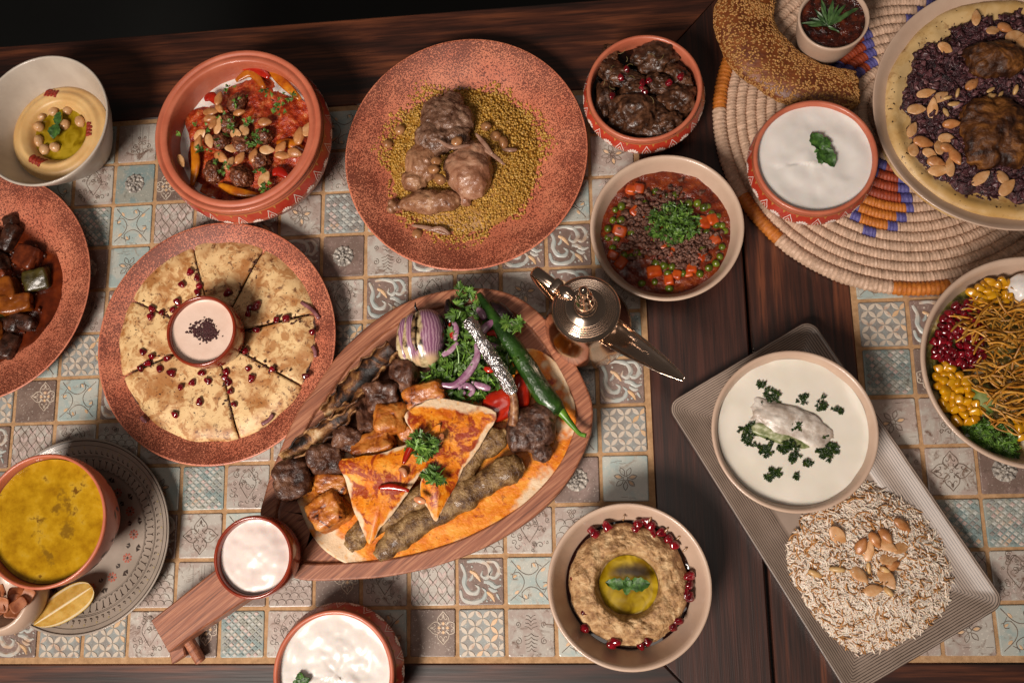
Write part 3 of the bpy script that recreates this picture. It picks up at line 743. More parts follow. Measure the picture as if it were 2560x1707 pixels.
# soup bowl with painted sprigs
SB = [(0, .003), (.026, .003), (.027, 0), (.030, 0), (.0325, .005), (.0375, .014), (.0440, .026), (.0535, .044), (.0605, .060), (.0643, .075), (.0652, .0865), (.0650, .0885), (.0638, .0895), (.0622, .0892), (.0614, .087), (.0606, .076), (.0568, .060), (.0498, .044), (.0402, .026), (.032, .012), (0, .008)]
sb = bowl('soup_bowl', -.3416, .0933, .0068, SB, TERRA, 'deep terracotta bowl of yellow lentil soup on the patterned saucer')
b = MB()
def wall(t):
    r = np.interp(t, [.014, .026, .044, .060, .075, .0865], [.0375, .0440, .0535, .0605, .0643, .0652]); return r + .0004
for i in range(60):
    a = rng.uniform(0, 2 * PI); z = rng.uniform(.036, .074); g = rng.uniform(0, PI); L = rng.uniform(.004, .008); w = L * .32
    Q = []
    for u, v in ((-L, 0), (-L * .3, -w), (L * .4, -w), (L, 0), (L * .4, w), (-L * .3, w)):
        du, dv = u * math.cos(g) - v * math.sin(g), u * math.sin(g) + v * math.cos(g); zz = z + dv; r = wall(zz); Q.append((r * math.cos(a + du / r), r * math.sin(a + du / r), zz))
    b.add((np.array(Q), [tuple(range(6))]), rng.choice((0, 0, 1, 2)))
b.obj('painted_sprigs', [food('sprig_green', '#4a5136', vary=0), food('sprig_red', '#8c3526', vary=0), food('sprig_blue', '#33374a', vary=0)], sb, smooth=False)
CR = [(0, .002), (.024, .002), (.025, 0), (.028, 0), (.033, .008), (.0385, .024), (.0405, .038), (.0400, .0402), (.0375, .0405), (.0362, .039), (.0345, .024), (.028, .009), (0, .007)]


# ------------------------------------------------------------------ food materials
YOG = Mat('yogurt', .28); YOG.col(YOG.ramp(YOG.noise(60, 2), [(.3, '#d8d1cb'), (.7, '#dfd9d3')])); YOG.bump(YOG.noise(60, 2, .4, .5), .0004, .5); YOG.sss(.25, .004); YOGM = YOG.m
CREAMS = Mat('yogurt_soup', .22); CREAMS.col(CREAMS.ramp(CREAMS.noise(30, 2), [(.35, '#dbd3c4'), (.7, '#e2dacd')])); CREAMS.sss(.2, .004); SOUPW = CREAMS.m
PINK = food('pink_sauce', [(.3, '#d9bba9'), (.7, '#e0c5b4')], 40, .3, bump=.0002, bscale=90, vary=0)
GARLIC = food('garlic_cream', [(.3, '#dccdc6'), (.7, '#e4d6cf')], 40, .3, vary=0, sss=.2)
HUM = food('hummus_paste', [(.3, '#cfa468'), (.7, '#dcb67c')], 25, .42, bump=.0003, bscale=120, vary=0, sss=.15)
OIL = Mat('olive_oil', .16, .25); OIL.col(OIL.ramp(OIL.noise(70, 2, .5, .6), [(.35, '#6e5206'), (.5, '#8c720e'), (.65, '#a88c22')])); OILM = OIL.m
PAP = food('paprika', [(.3, '#7e1c0a'), (.7, '#a5310f')], 500, .6, bump=.0006, bscale=900, vary=.1)
CHICKP = food('chickpea_skin', [(.3, '#b98a5c'), (.7, '#cfa577')], 120, .3, vary=.08, sss=.2)
CHICKP2 = food('chickpea_braised', [(.3, '#8d5f3c'), (.7, '#a9784f')], 120, .25, vary=.08)
MINT = food('mint_leaf_green', [(.3, '#28441a'), (.6, '#43682a'), (.85, '#5f8438')], 160, .42, bump=.0005, bscale=420, vary=.15)
PARS = food('parsley_green', [(.3, '#34501a'), (.6, '#577a2c'), (.8, '#7d9a46')], 150, .45, vary=.35)
PARSL = food('parsley_stem', [(.3, '#5d8a2a'), (.7, '#7ba23c')], 150, .4, vary=.15)
HERBD = food('fried_herb', [(.3, '#15260c'), (.6, '#2a3f14'), (.85, '#57601c')], 240, .25, bump=.0006, bscale=700, vary=.2)
REDST = food('tomato_stew', [(.25, '#7a1c0a'), (.45, '#a33412'), (.65, '#b85022'), (.85, '#ca8250')], 130, .3, bump=.0022, bscale=260, vary=0, coat=.15)
MEATB = food('meatball_brown', [(.3, '#4f2616'), (.6, '#754027'), (.85, '#96603f')], 260, .35, bump=.0009, bscale=420, vary=.1, coat=.2)
PEPO = food('pepper_orange', [(.2, '#8f3a0c'), (.5, '#b4600c'), (.8, '#c97d18')], 70, .28, vary=.12, coat=.15, bump=.0006)
PEPR = food('pepper_red', [(.3, '#8d1408'), (.7, '#ab2410')], 60, .2, vary=.12, coat=.4)
ALM1 = food('almond_cut', [(.3, '#b98552'), (.6, '#c9996a'), (.85, '#d4aa7e')], 160, .36, vary=.12, sss=.1)
ALM2 = food('almond_round', [(.3, '#a5683a'), (.6, '#b87d4c'), (.85, '#c99463')], 160, .3, bump=.0003, bscale=300, vary=.12)
PINE = food('pine_nut_cream', [(.3, '#b08552'), (.7, '#c9a46e')], 160, .35, vary=.15)
POM = Mat('pomegranate_red', .1); POM.col(POM.ramp(POM.noise(200, 2), [(.3, '#45040d'), (.6, '#780c18'), (.85, '#a01c2a')]), .25); POM.set('Coat Weight', .6); POM.sss(.3, .003, (1, .1, .1)); POMM = POM.m
LIVER = food('braised_dark_meat', [(.2, '#1f0e07'), (.5, '#44291a'), (.8, '#6b4630')], 120, .32, bump=.0011, bscale=300, vary=.15, coat=.15, spec=.4)
DARKS = Mat('dark_sauce', .08); DARKS.col('#120604'); DARKM = DARKS.m
STEWS = food('pea_stew_sauce', [(.25, '#471305'), (.5, '#682209'), (.8, '#853c14')], 90, .2, bump=.0015, bscale=220, vary=0, coat=.1)
PEA = food('pea_green', [(.3, '#3e480b'), (.7, '#5f6a14')], 90, .28, vary=.3, coat=.15)
CARR = food('carrot_orange', [(.3, '#9c3309'), (.7, '#b94d14')], 120, .35, vary=.2, coat=.1)
MINCE = food('minced_meat', [(.3, '#48291e'), (.6, '#6e4738'), (.85, '#916856')], 300, .38, bump=.0012, bscale=600, vary=.2)
MOUT = food('aubergine_dip', [(.25, '#8a633e'), (.5, '#b58d60'), (.75, '#d2b184')], 110, .42, bump=.0026, bscale=300, vary=0, dist=.4)
MOLA = Mat('molasses', .06); MOLA.col('#1d0805'); MOLAM = MOLA.m
SUMAC = food('sumac', [(.3, '#2d0d0f'), (.7, '#4a191b')], 600, .7, vary=.2)

# ------------------------------------------------------------------ shared garnish meshes
def almond_mesh(mat, seed, th):
    V, F = ico(3); V = V.copy()
    x = V[:, 0]; taper = 1 - .38 * np.clip(x, -.2, 1) ** 1.0 * (x > -.2)
    V[:, 1] *= taper
    z = V[:, 2]; z = np.where(z > 0, z * th, z * .35)
    V = V * np.array([.0084, .0049, 1]); V[:, 2] = z * .0042
    V += (fbm(V * 300 + seed, 2, seed) * .0003)[:, None] * np.array([1, 1, .6])
    return MB().add((V, F)).mesh('almond', mat)
ALMS = [almond_mesh(ALM1, 1, .26), almond_mesh(ALM1, 2, .30), almond_mesh(ALM1, 5, .24), almond_mesh(ALM2, 3, .75), almond_mesh(ALM2, 4, .6)]
POMS = []
for k in range(4):
    V, F = blob((.0037, .0029, .0026), k + 5, .16, 1.1, 3.0, 3, 2); V[:, 1] *= 1 - .25 * V[:, 0] / .0037; POMS.append(MB().add((V, F)).mesh('pomegranate_seed', POMM))
CPS = []
for mtl in (CHICKP, CHICKP2):
    for k in range(2):
        V, F = blob((.0054, .0050, .0048), k + 3, .07, 1.5, 2.2, 3); V[:, 0] += .0012 * np.exp(-((V[:, 1] ** 2 + V[:, 2] ** 2) / .0015 ** 2)) * (V[:, 0] > 0); CPS.append(MB().add((V, F)).mesh('chickpea', mtl))
PEAS = [MB().add(blob((.0041, .0040, .0039), k, .05, 2, 2, 3)).mesh('pea', PEA) for k in range(3)]
PINES = [MB().add(blob((.0052, .0021, .0019), k, .08, 1, 2, 2)).mesh('pine_nut', PINE) for k in range(2)]
REG = []
HOURS = 'one two three four five six seven eight nine ten eleven twelve'.split()
def clock_words(q, clock):
    """where a piece lies on its dish, told like a clock face seen from the near side"""
    if not clock: return ''
    cx, cy, R, _ = clock; dx, dy = q[0] - cx, q[1] - cy; f = math.hypot(dx, dy) / R
    if f < .16: return ' at its centre'
    h = round((90 - math.degrees(math.atan2(dy, dx))) / 30) % 12 or 12
    return ' at %s o\'clock %s' % (HOURS[h - 1], 'near its rim' if f > .78 else ('halfway out' if f > .45 else 'near its centre'))
def scatter(name, meshes, pts, label, cat, group, tilt=.3, sc=(.9, 1.1), rz=None, zf=None, dz=0.0, seed=1, z=0.0, clock=None):
    r = random.Random(seed); out = []
    for i, q in enumerate(pts):
        zz = (zf(q[0], q[1]) if zf else z) + dz
        ang = math.radians(q[2]) if len(q) > 2 else (r.uniform(0, 2 * PI))
        out.append(link(name, meshes[r.randrange(len(meshes))] if isinstance(meshes, list) else meshes, None, (q[0], q[1], zz), (r.uniform(-tilt, tilt), r.uniform(-tilt, tilt), ang), tuple(r.uniform(*sc) * np.array((r.uniform(.88, 1.12), r.uniform(.88, 1.12), r.uniform(.85, 1.1)))), label + clock_words(q, clock), cat, group))
        if clock: REG.append((out[-1], math.hypot(q[0] - clock[0], q[1] - clock[1])))
    return out
def parsley_heap(name, centre, rad, h, n, label, mats=None, leafL=(.004, .008), seed=3, ell=1.0, rot=0, flat=.5, zf=None, stems=.12):
    r = random.Random(seed); b = MB(); tpl = [parsley_leaf(1.0, k) for k in range(5)]; st = tube([(0, 0, 0), (0, .6, .1), (.08, 1.2, 0)], .07, 5)
    for i in range(n):
        q = math.sqrt(r.random()); a = r.uniform(0, 2 * PI); x, y = q * rad * math.cos(a), q * rad * ell * math.sin(a)
        x, y = x * math.cos(rot) - y * math.sin(rot), x * math.sin(rot) + y * math.cos(rot)
        zz = (zf(centre[0] + x, centre[1] + y) - centre[2] if zf else 0) + h * (1 - q * q) * r.random() + .0006
        L = r.uniform(*leafL); R = rotm(r.gauss(0, flat), r.gauss(0, flat), r.uniform(0, 2 * PI))
        if r.random() < stems: b.add(st, 1, r=r.random(), rot=R, sc=L * .9, at=(x, y, zz))
        else: b.add(tpl[r.randrange(5)], 0, r=r.random(), rot=R, sc=L, at=(x, y, zz))
    return b.obj(name, mats or [PARS, PARSL], loc=centre, smooth=False, label=label, cat='herbs', kind='stuff')
def sprig(name, centre, leaves, mat, label, cat='herb', stem=None, rotz=0):
    """leaves: (angle deg, length, width, lift, curl)"""
    t = thing(name, centre, label, cat)
    for (a, L, W, lift, cu) in leaves:
        V, F = leaf(L, W, .35, cu, .10); V = V @ rotm(lift, 0, 0).T
        o = one((V, F), 'leaf', mat, parent=t, smooth=True); o.rotation_euler = (0, 0, math.radians(a - 90)); o.location = (0, 0, .0015)
    if stem is not None: one(tube(stem, .0007, 6), 'stem', PARSL, parent=t)
    return t

# ------------------------------------------------------------------ yogurts, creams, soups
def fluid(name, x, y, z, rad, mat, label, cat, amp=.0006, f=60, seed=1, men=.0012, nr=24):
    VF, A = heightdisc(rad, lambda X, Y, q: (.0011 * np.sin(np.hypot(X - .008, Y + .005) * 210 + 1.5 * np.arctan2(Y + .005, X - .008)) * np.clip(1 - q, 0, 1) ** .5 if name == 'yogurt' else 0) + amp * fbm2(X, Y, f, 3, seed) * (1 - q ** 6) + men * q ** 14 * (1 + 1.4 * fbm2(X, Y, 45, 2, seed + 3)), nr, 96)
    return one(VF, name, mat, a=A, loc=(x, y, z), label=label, cat=cat)
fluid('yogurt', .4230, .4320, .0620, .0552, YOGM, 'smooth white yogurt with mint in the patterned bowl on the mat', 'yogurt', .0018, 38, 3)
fluid('yogurt', -.0595, -.0549, .0508, .0545, YOGM, 'lumpy white yogurt in the bowl cut off by the near edge', 'yogurt', .0026, 60, 8)
fluid('yogurt_soup', .3826, .1632, .0565, .0692, SOUPW, 'creamy white yogurt soup around the stuffed dumpling', 'soup', .0004, 40, 4)
fluid('lentil_soup', -.3416, .0933, .0850, .0600, food('lentil_soup', [(.1, '#875c08'), (.35, '#9e740b'), (.6, '#b08614'), (.85, '#bb9630')], 60, .14, bump=.0005, bscale=150, vary=0, coat=.5, specks=[('#7d5a12', 34, .56), ('#6a4610', 60, .62), ('#543410', 200, .66), ('#4e2f0e', 520, .68)]), 'mustard yellow lentil soup with brown cumin patches', 'soup', .0004)
def swirl(x, y, f):
    a = np.arctan2(y, x); r = np.hypot(x, y); return .0035 * np.sin(a * 1.0 + r * 95) * f * (1 - f ** 5) + .003 * (1 - f * f) + .0009 * fbm2(x, y, 90, 2, 4)
VF, A = heightdisc(.0350, swirl, 30, 96)
one(VF, 'garlic_cream', GARLIC, loc=(-.1322, .0556, .0775), label='swirled white garlic cream in the ramekin on the board handle', cat='sauce')
fluid('pink_sauce', -.2050, .2832, .0575, .0338, PINK, 'pale pink sauce sprinkled with sumac in the brown ramekin', 'sauce', .0003, 60)
# sumac on the pink sauce
b = MB(); r = random.Random(12)
for i in range(560):
    cx_, cy_ = r.choice(((.002, .001), (.006, .004), (-.004, -.001), (.003, -.006), (-.010, .003), (.010, -.001), (.002, .007))); x, y = cx_ + r.gauss(0, .0034), cy_ + r.gauss(0, .0030)
    if math.hypot(x, y) < .030: s = r.uniform(.0005, .0013); b.add(blob((s, s, s * .7), i % 9, .3, 1, 2, 1), r=r.random(), at=(x, y, .0004), rot=rotm(0, 0, r.uniform(0, 6)))
b.obj('sumac_sprinkle', SUMAC, loc=(-.2050, .2832, .0578), label='dark sumac sprinkled on the pink sauce', cat='spice', kind='stuff', smooth=False)

def mint_group(x, y, z, label, a0, s=1.0):
    return sprig('mint_sprig', (x, y, z), [(a0 + 112, .0165 * s, .0120 * s, .12, .15), (a0 + 60, .0115 * s, .0105 * s, .22, .2), (a0 - 20, .0100 * s, .0085 * s, .3, .3), (a0 - 58, .0180 * s, .0125 * s, .1, .15), (a0 - 95, .0130 * s, .0080 * s, .15, .3), (a0 + 200, .0060 * s, .0040 * s, .1, .2)], MINT, label)
mx = (0.4298, 0.4404, 0.0620)
mint_group(mx[0], mx[1], .0632, 'mint sprig on the yogurt in the bowl on the mat', 0, 1.2)
p = (0.2214, 0.0239, 0.0500)
sprig('mint_sprig', (p[0], p[1], .0515), [(172, .0205, .0110, .12, .1), (3, .0215, .0130, .10, .12), (88, .0085, .0075, .5, .2), (262, .0090, .0070, .3, .2), (45, .0070, .006, .6, .2), (135, .006, .005, .6, .2)], MINT, 'mint sprig lying across the oil pool of the aubergine dip')
p = (-0.0916, -0.0611, 0.0560)
sprig('mint_sprig', (p[0], p[1] - .004, .053), [(100, .012, .009, .15, .2), (40, .010, .008, .2, .2), (160, .009, .008, .2, .2)], MINT, 'mint sprig at the near edge on the lumpy yogurt')

# ------------------------------------------------------------------ hummus, far left
HXc, HYc, HZ = -.3955, .5240, .016
def humz(x, y, f=None):
    r = np.hypot(x, y); well = 1 / (1 + np.exp(-(r - .0335) / .0019)); edge = 1 - .62 * (np.clip(r - .040, 0, 1) / .0185) ** 2
    return .017 + well * edge * .0140 + .0005 * np.sin(r * 700 + np.arctan2(y, x) * 1.0) * well
VF, A = heightdisc(.0580, humz, 60, 120)
one(VF, 'hummus', HUM, a=A, loc=(HXc, HYc, HZ), label='ring of smooth hummus with a central oil well in the deep bowl', cat='hummus')
fluid('olive_oil_pool', HXc, HYc, HZ + .0195, .0325, OILM, 'golden olive oil filling the well of the hummus', 'oil', .0002)
scatter('chickpea', CPS[:2], [(-0.4066, 0.5525), (-0.3897, 0.5522), (-0.4213, 0.5473), (-0.4229, 0.5348), (-0.4214, 0.5178), (-0.4133, 0.5067), (-0.3735, 0.5377), (-0.4011, 0.5085), (-0.3910, 0.5353)], 'whole chickpea in the hummus oil well', 'chickpea', 'chickpeas on the hummus', .6, z=HZ + .0215, clock=(HXc, HYc, .033, 0))
p = (-0.3964, 0.5326, 0.0400)
sprig('mint_leaf_pair', (p[0], p[1], HZ + .0255), [(82, .0155, .0100, .25, .2), (255, .0165, .0150, .1, .15)], MINT, 'two mint leaves standing in the centre of the hummus')
def stroke(b, x, y, L, W, ang, zf, seed):
    n = 12; P = []
    for i in range(n):
        t = i / (n - 1) - .5; P.append((x + L * t * math.cos(ang), y + L * t * math.sin(ang)))
    P = np.array(P); z = np.array([float(zf(q[0], q[1])) for q in P])
    b.add(tube(np.c_[P, z + .0002], 1.5 * W * (np.sin(np.linspace(.25, PI - .25, n)) * .6 + .4) * (1 + .3 * fbm(np.c_[P * 400, P[:, :1]], 2, seed)), 7, .45))
for (cx, cy, ang, lab) in ((345, 360, 76, 'far'), (595, 610, 8, 'right hand'), (245, 820, 65, 'near')):
    q = {345: (-0.4057, 0.5709, 0.0470), 595: (-0.3581, 0.5233, 0.0470), 245: (-0.4163, 0.4905, 0.0470)}[cx]
    b = MB(); a = math.radians(ang); lx, ly = q[0] - HXc, q[1] - HYc
    for k in range(4):
        o = (k - 1.5) * .0042; stroke(b, lx + o * math.sin(a), ly - o * math.cos(a), rng.uniform(.009, .012), .0017, a + rng.uniform(-.15, .15), humz, k)
    b.obj('paprika_strokes', PAP, loc=(HXc, HYc, HZ), label='red paprika strokes on the %s side of the hummus ring' % lab, cat='spice')

# ------------------------------------------------------------------ meatball stew
BX, BY = -.168, .495
fluid('yogurt_layer', BX, BY, .050, .0775, YOGM, 'white yogurt showing round the edge of the red meatball stew', 'yogurt', .003, 70, 5)
def stewz(x, y, f): return .0075 * (1 - f ** 3) + .0030 * fbm2(x, y, 85, 4, 9)
ro = random.Random(4); ph = [ro.uniform(0, 6) for _ in range(5)]
def so(t): return .955 + .05 * math.sin(3 * t + ph[0]) + .05 * math.sin(5 * t + ph[1]) + .035 * math.sin(9 * t + ph[2]) - .16 * math.exp(-((t - 2.2) / .35) ** 2) - .1 * math.exp(-((t - 4.1) / .2) ** 2)
VF, A = heightdisc(.0765, stewz, 60, 160, so)
one(VF, 'tomato_stew', REDST, a=A, loc=(BX, BY, .0515), label='chunky red tomato stew filling the wide rimmed patterned bowl', cat='stew')
mb_meshes = [MB().add(blob((.0108, .0100, .0090), k, .14, 2.6, 2, 5, 4, .18, 3)).mesh('meatball', MEATB) for k in range(3)]
scatter('meatball', mb_meshes, [(-0.1775, 0.5346), (-0.1937, 0.4919), (-0.1465, 0.4938), (-0.1864, 0.5116), (-0.2002, 0.4574), (-0.1691, 0.4505), (-0.1674, 0.4868), (-0.1471, 0.4656)], 'browned meatball in the red tomato stew', 'meatball', 'meatballs in the tomato stew', .8, (.92, 1.1), z=.0615, clock=(BX, BY, .077, 0))
for pts, mtl, lab in (([(-0.2259, 0.4932), (-0.2205, 0.4694), (-0.2250, 0.4440)], PEPO, 'left'), ([(-0.1939, 0.4430), (-0.1725, 0.4327), (-0.1465, 0.4271)], PEPO, 'near'), ([(-0.1803, 0.5613), (-0.1624, 0.5686), (-0.1478, 0.5512)], PEPO, 'far'), ([(-0.1317, 0.4861), (-0.1147, 0.4833), (-0.0984, 0.4732)], PEPO, 'right'), ([(-0.1436, 0.5733), (-0.1283, 0.5567), (-0.1073, 0.5348)], PEPO, 'far right')):
    P = smooth_path([(x, y, .0610 + .002 * math.sin(i * 2.2)) for i, (x, y) in enumerate(pts)], 6)
    VF = tube(P, .0044 * np.sin(np.linspace(.3, PI - .3, len(P))) + .001, 8, .42)
    one(VF, 'pepper_strip', mtl, origin=tuple(P[0]), label='soft orange pepper strip at the %s side of the meatball stew' % lab, cat='pepper')
for pts, lab in (([(-0.1726, 0.5745), (-0.1560, 0.5724), (-0.1416, 0.5610)], 'far'), ([(-0.1353, 0.4501), (-0.1274, 0.4529), (-0.1176, 0.4457)], 'near right'), ([(-0.2141, 0.5407), (-0.2060, 0.5435), (-0.1989, 0.5345)], 'left')):
    P = smooth_path([(x, y, .063) for x, y in pts], 6)
    one(tube(P, .0048 * np.sin(np.linspace(.3, PI - .3, len(P))) + .001, 8, .5), 'pepper_strip', PEPR, origin=tuple(P[0]), label='soft red pepper strip at the %s edge of the meatball stew' % lab, cat='pepper')
scatter('almond', ALMS, [(-0.2036, 0.5232, 0), (-0.1939, 0.5259, -45), (-0.2041, 0.5156, 10), (-0.1997, 0.5094, 60), (-0.1947, 0.5071, 70), (-0.1953, 0.5379, 80), (-0.1715, 0.5201, 5), (-0.1426, 0.5072, 0), (-0.1650, 0.4987, -70), (-0.2147, 0.4970, 30), (-0.2037, 0.4896, -75), (-0.2158, 0.4879, 70), (-0.1746, 0.4960, -20), (-0.1772, 0.4795, 0), (-0.1391, 0.4754, -5), (-0.1239, 0.4769, 50), (-0.1212, 0.4677, 0), (-0.1085, 0.4701, -15), (-0.1042, 0.4888, 80), (-0.1533, 0.4697, 70), (-0.1686, 0.4682, 60), (-0.1897, 0.4704, -30), (-0.1805, 0.4632, 60), (-0.2345, 0.4691, -60), (-0.1411, 0.4428, 60), (-0.0956, 0.4956, 80)], 'toasted almond on the red meatball stew', 'almond', 'almonds on the meatball stew', .35, (.92, 1.12), z=.0685, seed=5, clock=(BX, BY, .077, 0))
b = MB(); r = random.Random(6); tp = [parsley_leaf(1.0, k) for k in range(5)]
for (x, y, n) in [(-0.1872, 0.5132, 9), (-0.1771, 0.5058, 7), (-0.1608, 0.5072, 10), (-0.1489, 0.4905, 12), (-0.1550, 0.4818, 6), (-0.2109, 0.4788, 8), (-0.1914, 0.4627, 6), (-0.1434, 0.5414, 7), (-0.1291, 0.5268, 8), (-0.1196, 0.5337, 6), (-0.1303, 0.5152, 5), (-0.1887, 0.5472, 5), (-0.1459, 0.4532, 8), (-0.1419, 0.4318, 9), (-0.2081, 0.5037, 4), (-0.1716, 0.5307, 5), (-0.2336, 0.5038, 2), (-0.2215, 0.5080, 2), (-0.1893, 0.4874, 3), (-0.1846, 0.4540, 3)]:
    for k in range(int(n)):
        b.add(tp[r.randrange(5)], 0, r=r.random(), rot=rotm(r.gauss(0, .4), r.gauss(0, .4), r.uniform(0, 6)), sc=r.uniform(.003, .0055), at=(x - BX + r.gauss(0, .004), y - BY + r.gauss(0, .003), .0005 + .002 * r.random()))
b.obj('chopped_parsley', PARS, loc=(BX, BY, .0690), smooth=False, label='chopped parsley sprinkled over the red meatball stew', cat='herbs', kind='stuff')

# ------------------------------------------------------------------ dark braised meat
fluid('dark_sauce', .2602, .5240, .036, .0545, DARKM, 'black glossy sauce around the braised meat', 'sauce', .0008, 60)
r = random.Random(9)
for i, (x, y, a, bb, rot) in enumerate([(0.2271, 0.5493, 90, 62, 40), (0.2443, 0.5404, 105, 52, 15), (0.2741, 0.5629, 118, 85, -20), (0.2947, 0.5413, 100, 58, 48), (0.2511, 0.4985, 140, 115, 0), (0.2923, 0.5133, 100, 88, 0), (0.2798, 0.4862, 95, 80, 20), (0.2189, 0.5167, 52, 115, 10), (0.2488, 0.5240, 80, 65, 0), (0.2262, 0.5705, 45, 60, 0), (0.2717, 0.4776, 105, 40, 15), (0.2769, 0.5313, 70, 60, 0)]):
    k = .00019
    V, F = blob((a * k, bb * k, min(a, bb) * k * .8), i + 11, .26, 2.0, 2.3, 5, 4, .08, 3)
    o = one((V, F), 'braised_meat_piece', LIVER, loc=(x, y, .0425 + (.003 if i in (1, 8, 11) else 0)), label='dark braised meat piece in its patterned bowl' + clock_words((x, y), (.2602, .524, .055, 0)), cat='meat', group='braised meat pieces'); REG.append((o, math.hypot(x - .2602, y - .524))); o.rotation_euler = (r.uniform(-.3, .3), r.uniform(-.3, .3), math.radians(-rot))
scatter('pomegranate_seed', POMS, [(0.2430, 0.5462), (0.2367, 0.5373), (0.2583, 0.5297), (0.2653, 0.5314), (0.2580, 0.5222), (0.2984, 0.5336), (0.2856, 0.5274), (0.2268, 0.5170), (0.2508, 0.5045), (0.2604, 0.5187)], 'pomegranate seed on the dark braised meat', 'pomegranate', 'pomegranate seeds on the braised meat', .5, z=.0545, seed=3, clock=(.2602, .524, .055, 0))
b = MB(); r = random.Random(2)
for (x, y) in [(0.2347, 0.5634), (0.2429, 0.5533), (0.2246, 0.5283), (0.2725, 0.5566), (0.2615, 0.5069), (0.2682, 0.5046), (0.2497, 0.5490), (0.2757, 0.5526), (0.2307, 0.5504), (0.2579, 0.5016), (0.2177, 0.5288), (0.2507, 0.5338)]:
    L = r.uniform(.004, .009); a = r.uniform(0, 6); P = [(x - .26 + L * t * math.cos(a + t), y - .524 + L * t * math.sin(a + t), .002 + .003 * t) for t in np.linspace(0, 1, 6)]; b.add(tube(P, .00022, 4))
b.obj('herb_threads', food('dry_herb', '#8c7a4a'), loc=(.26, .524, .0545), label='fine pale herb threads on the braised meat', cat='herbs', kind='stuff')

# ------------------------------------------------------------------ pea and mince stew
EX, EY = .275, .3703
def pez(x, y, f): return .0020 * fbm2(x, y, 90, 4, 3) + .0015 * f ** 10 + .0035 * np.exp(-(np.hypot(x, y) / .03) ** 2)
VF, A = heightdisc(.0668, pez, 50, 120)
one(VF, 'pea_stew', STEWS, a=A, loc=(EX, EY, .0418), label='red brown stew sauce in the bowl of peas and carrots', cat='stew')
b = MB(); r = random.Random(21); tb = [blob((1.2, .8, .7), k, .75, 1.5, 2.0, 2, 3) for k in range(6)]
for i in range(620):
    cx, cy, sg = r.choice(((-.030, .000, .010), (-.020, -.012, .010), (.012, -.020, .012), (.036, -.012, .009), (-.022, .020, .011), (.004, .032, .010), (.022, -.026, .008)))
    x, y = cx + r.gauss(0, sg), cy + r.gauss(0, sg * .8); s = r.uniform(.0014, .0040)
    if math.hypot(x, y) < .060: b.add(tb[r.randrange(6)], r=r.random(), rot=rotm(r.uniform(0, 6), r.uniform(0, 6), 0), sc=s, at=(x, y, float(pez(np.array([x]), np.array([y]), np.array([.5]))[0]) + .0008 * r.random() + .0006))
b.obj('minced_meat', MINCE, loc=(EX, EY, .0418), label='crumbled minced meat in the pea stew', cat='meat', kind='stuff')
scatter('pea', PEAS, [(0.2665, 0.4149), (0.2863, 0.4095), (0.2318, 0.4007), (0.2252, 0.3971), (0.2223, 0.3861), (0.2550, 0.4024), (0.2307, 0.3856), (0.2414, 0.3710), (0.2451, 0.3662), (0.2166, 0.3677), (0.2170, 0.3770), (0.3087, 0.3993), (0.3152, 0.3943), (0.3191, 0.3951), (0.3221, 0.3877), (0.3286, 0.3843), (0.3266, 0.3751), (0.3319, 0.3743), (0.3349, 0.3686), (0.3305, 0.3520), (0.3279, 0.3420), (0.3232, 0.3347), (0.3107, 0.3500), (0.3069, 0.3254), (0.2795, 0.3338), (0.2714, 0.3357), (0.2753, 0.3270), (0.2637, 0.3376), (0.2458, 0.3487), (0.2388, 0.3465), (0.2487, 0.3176), (0.2618, 0.3190), (0.2759, 0.3113), (0.3163, 0.3305), (0.2254, 0.3657), (0.2830, 0.3550), (0.2902, 0.3267), (0.2999, 0.3993), (0.2784, 0.4084), (0.3166, 0.3680), (0.2211, 0.3567), (0.2325, 0.3479)], 'green pea in the minced meat stew', 'pea', 'peas in the stew', 1, (.85, 1.2), z=.0420, seed=8, clock=(EX, EY, .066, 0))
cubes = []
for k in range(3):
    V, F = blob((.0060, .0056, .0052), k, .04, 2, 7.0, 3); cubes.append(MB().add((V, F)).mesh('carrot_cube', CARR))
scatter('carrot_cube', cubes, [(0.2424, 0.4181), (0.2504, 0.4187), (0.2292, 0.3744), (0.2213, 0.3490), (0.2288, 0.3399), (0.2615, 0.3292), (0.2730, 0.3561), (0.2790, 0.3512), (0.3144, 0.3780), (0.3223, 0.3807), (0.2992, 0.3304), (0.2844, 0.3250), (0.2765, 0.3199), (0.2961, 0.3260), (0.2563, 0.3854), (0.3012, 0.3674), (0.3240, 0.3596), (0.3095, 0.3430), (0.2459, 0.3943)], 'diced carrot in the pea stew', 'carrot', 'carrot cubes in the stew', .35, (.8, 1.15), z=.0412, seed=2, clock=(EX, EY, .066, 0))
p = (0.2824, 0.3770, 0.0500)
parsley_heap('chopped_parsley', (p[0], p[1], .0462), .0265, .0095, 330, 'heap of chopped green parsley in the middle of the pea stew', leafL=(.0035, .0065), seed=5, ell=.8, flat=.6)

